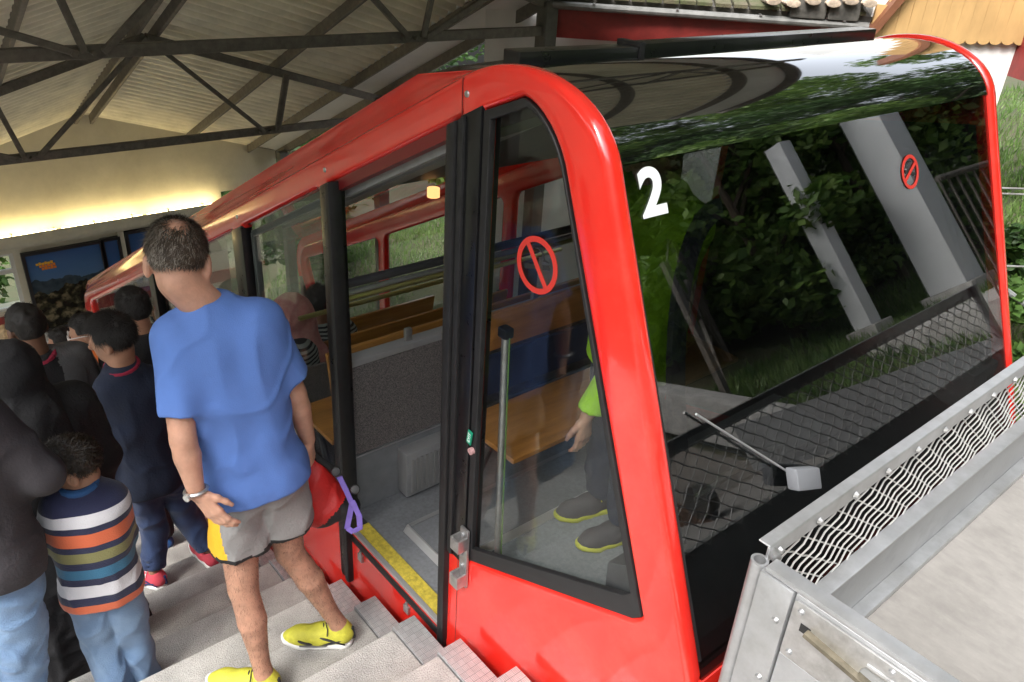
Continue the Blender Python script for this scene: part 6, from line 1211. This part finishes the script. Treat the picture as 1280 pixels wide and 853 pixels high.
bystander(168, 388, 3.95, (-0.25, 0.95), 'man in black T-shirt with thick black hair and blue trainers beside the car', topm=black_c, sleeve=0.8, seed=35, hs=1.06, nst=4500, shoes=mat('shoe_blue', (0.03, 0.16, 0.50), 0.6, col2=(0.02, 0.02, 0.03), var=0.1, scale=25))
bystander(10, 424, 5.6, (-0.2, 0.95), 'blond child in blue grey jacket in front of the queue', skin_=skin, hairm=hair_blond, topm=cloth('bluegrey_jacket', (0.06, 0.08, 0.14)), seed=36, hs=0.92)
bystander(206, 388, 5.3, (-0.7, 0.6), 'dark haired person in pink top standing close to the car', topm=MATS['pink_top'], seed=37, hs=0.98)
# inside the car
stripew = bpy.data.materials.new('grey_stripe_knit'); stripew.use_nodes = True; t = stripew.node_tree; b = t.nodes['Principled BSDF']; b.inputs['Roughness'].default_value = .9; tc = _n(t, 'ShaderNodeTexCoord'); wv = _n(t, 'ShaderNodeTexWave'); wv.bands_direction = 'Z'; wv.inputs['Scale'].default_value = 12; wv.inputs['Distortion'].default_value = 0.6; t.links.new(tc.outputs['Object'], wv.inputs[0]); rp = _n(t, 'ShaderNodeValToRGB'); rp.color_ramp.interpolation = 'CONSTANT'; rp.color_ramp.elements[1].position = .45; rp.color_ramp.elements[0].color = (.015, .018, .022, 1); rp.color_ramp.elements[1].color = (.32, .36, .36, 1); t.links.new(wv.outputs[0], rp.inputs[0]); t.links.new(rp.outputs[0], b.inputs['Base Color'])
bystander(366, 396, 4.05, (-0.8, 0.35), 'woman in pink headscarf and striped cardigan inside the car', topm=stripew, scarf=cloth('pink_scarf', (0.52, 0.20, 0.19), 0.8, col2=(0.62, 0.33, 0.30), scale=30), tilt=-0.5, seed=38, floor=-3.36, group='passengers inside the car', hs=1.0)
bystander(398, 380, 4.6, (0.3, 0.9), 'passenger with dark hair inside the car behind the door pillar', topm=stripew, seed=39, floor=-3.77, group='passengers inside the car', hs=1.0)
hv = cloth('high_visibility_lime', (0.36, 0.72, 0.02), 0.75, var=0.08)
fp = onz((745, 655), -2.15); J, f_, r_ = skeleton(2.0, 1.60, -2.15, 1.66, (-0.92, 0.25)); J['bulk'] = 0.85; J['elR'] = V(2.22, 1.80, -1.10); J['wrR'] = V(2.20, 1.74, -1.36); wq = onx((733, 522), 1.86); J['wrL'] = wq; J['elL'] = lerp(J['shL'], wq, .52)+V(0.03, -0.02, 0)
spec = dict(J=J, s=0.98, hs=1.0, face=(-0.9, 0.3, -0.3), skin=skin, label='railway attendant in lime high visibility jacket and navy trousers inside the car', res=0.012, handL=dict(d=(0, 0, -1), n=(-.3, -1, 0), t=(-1, 0, 0), curl=.35), handR=dict(d=(0, 0, -1), n=(.3, 1, 0), t=(-1, 0, 0), curl=.35))
hvp, _, c_, F_, h_ = make_person(spec); hair(c_, F_, h_, hair_dark, hvp, 'short', 1200, .025, seed=41); top_garment(hvp, spec, hv, sleeve=1.9, hem=1.18, loose=.035, fold=.016, seed=12., name='jacket', hem_flare=.03, sl_r=(.078, .072)); bottom_garment(hvp, spec, cloth('navy_trousers', (.015, .022, .045)), upto=1.94, r=(.095, .074, .07), name='trousers')
for q in 'LR': a = J['an'+q]; shoe(hvp, a-V(0, 0, .085)-f_*.06, a-V(0, 0, .085)+f_*.2, (0, 0, 1), mat('shoe_grey', (.05, .045, .05), .7), mat('sole_lime', (.45, .45, .05), .6), .28, mat('lace_yellow', (.6, .55, .03), .7))
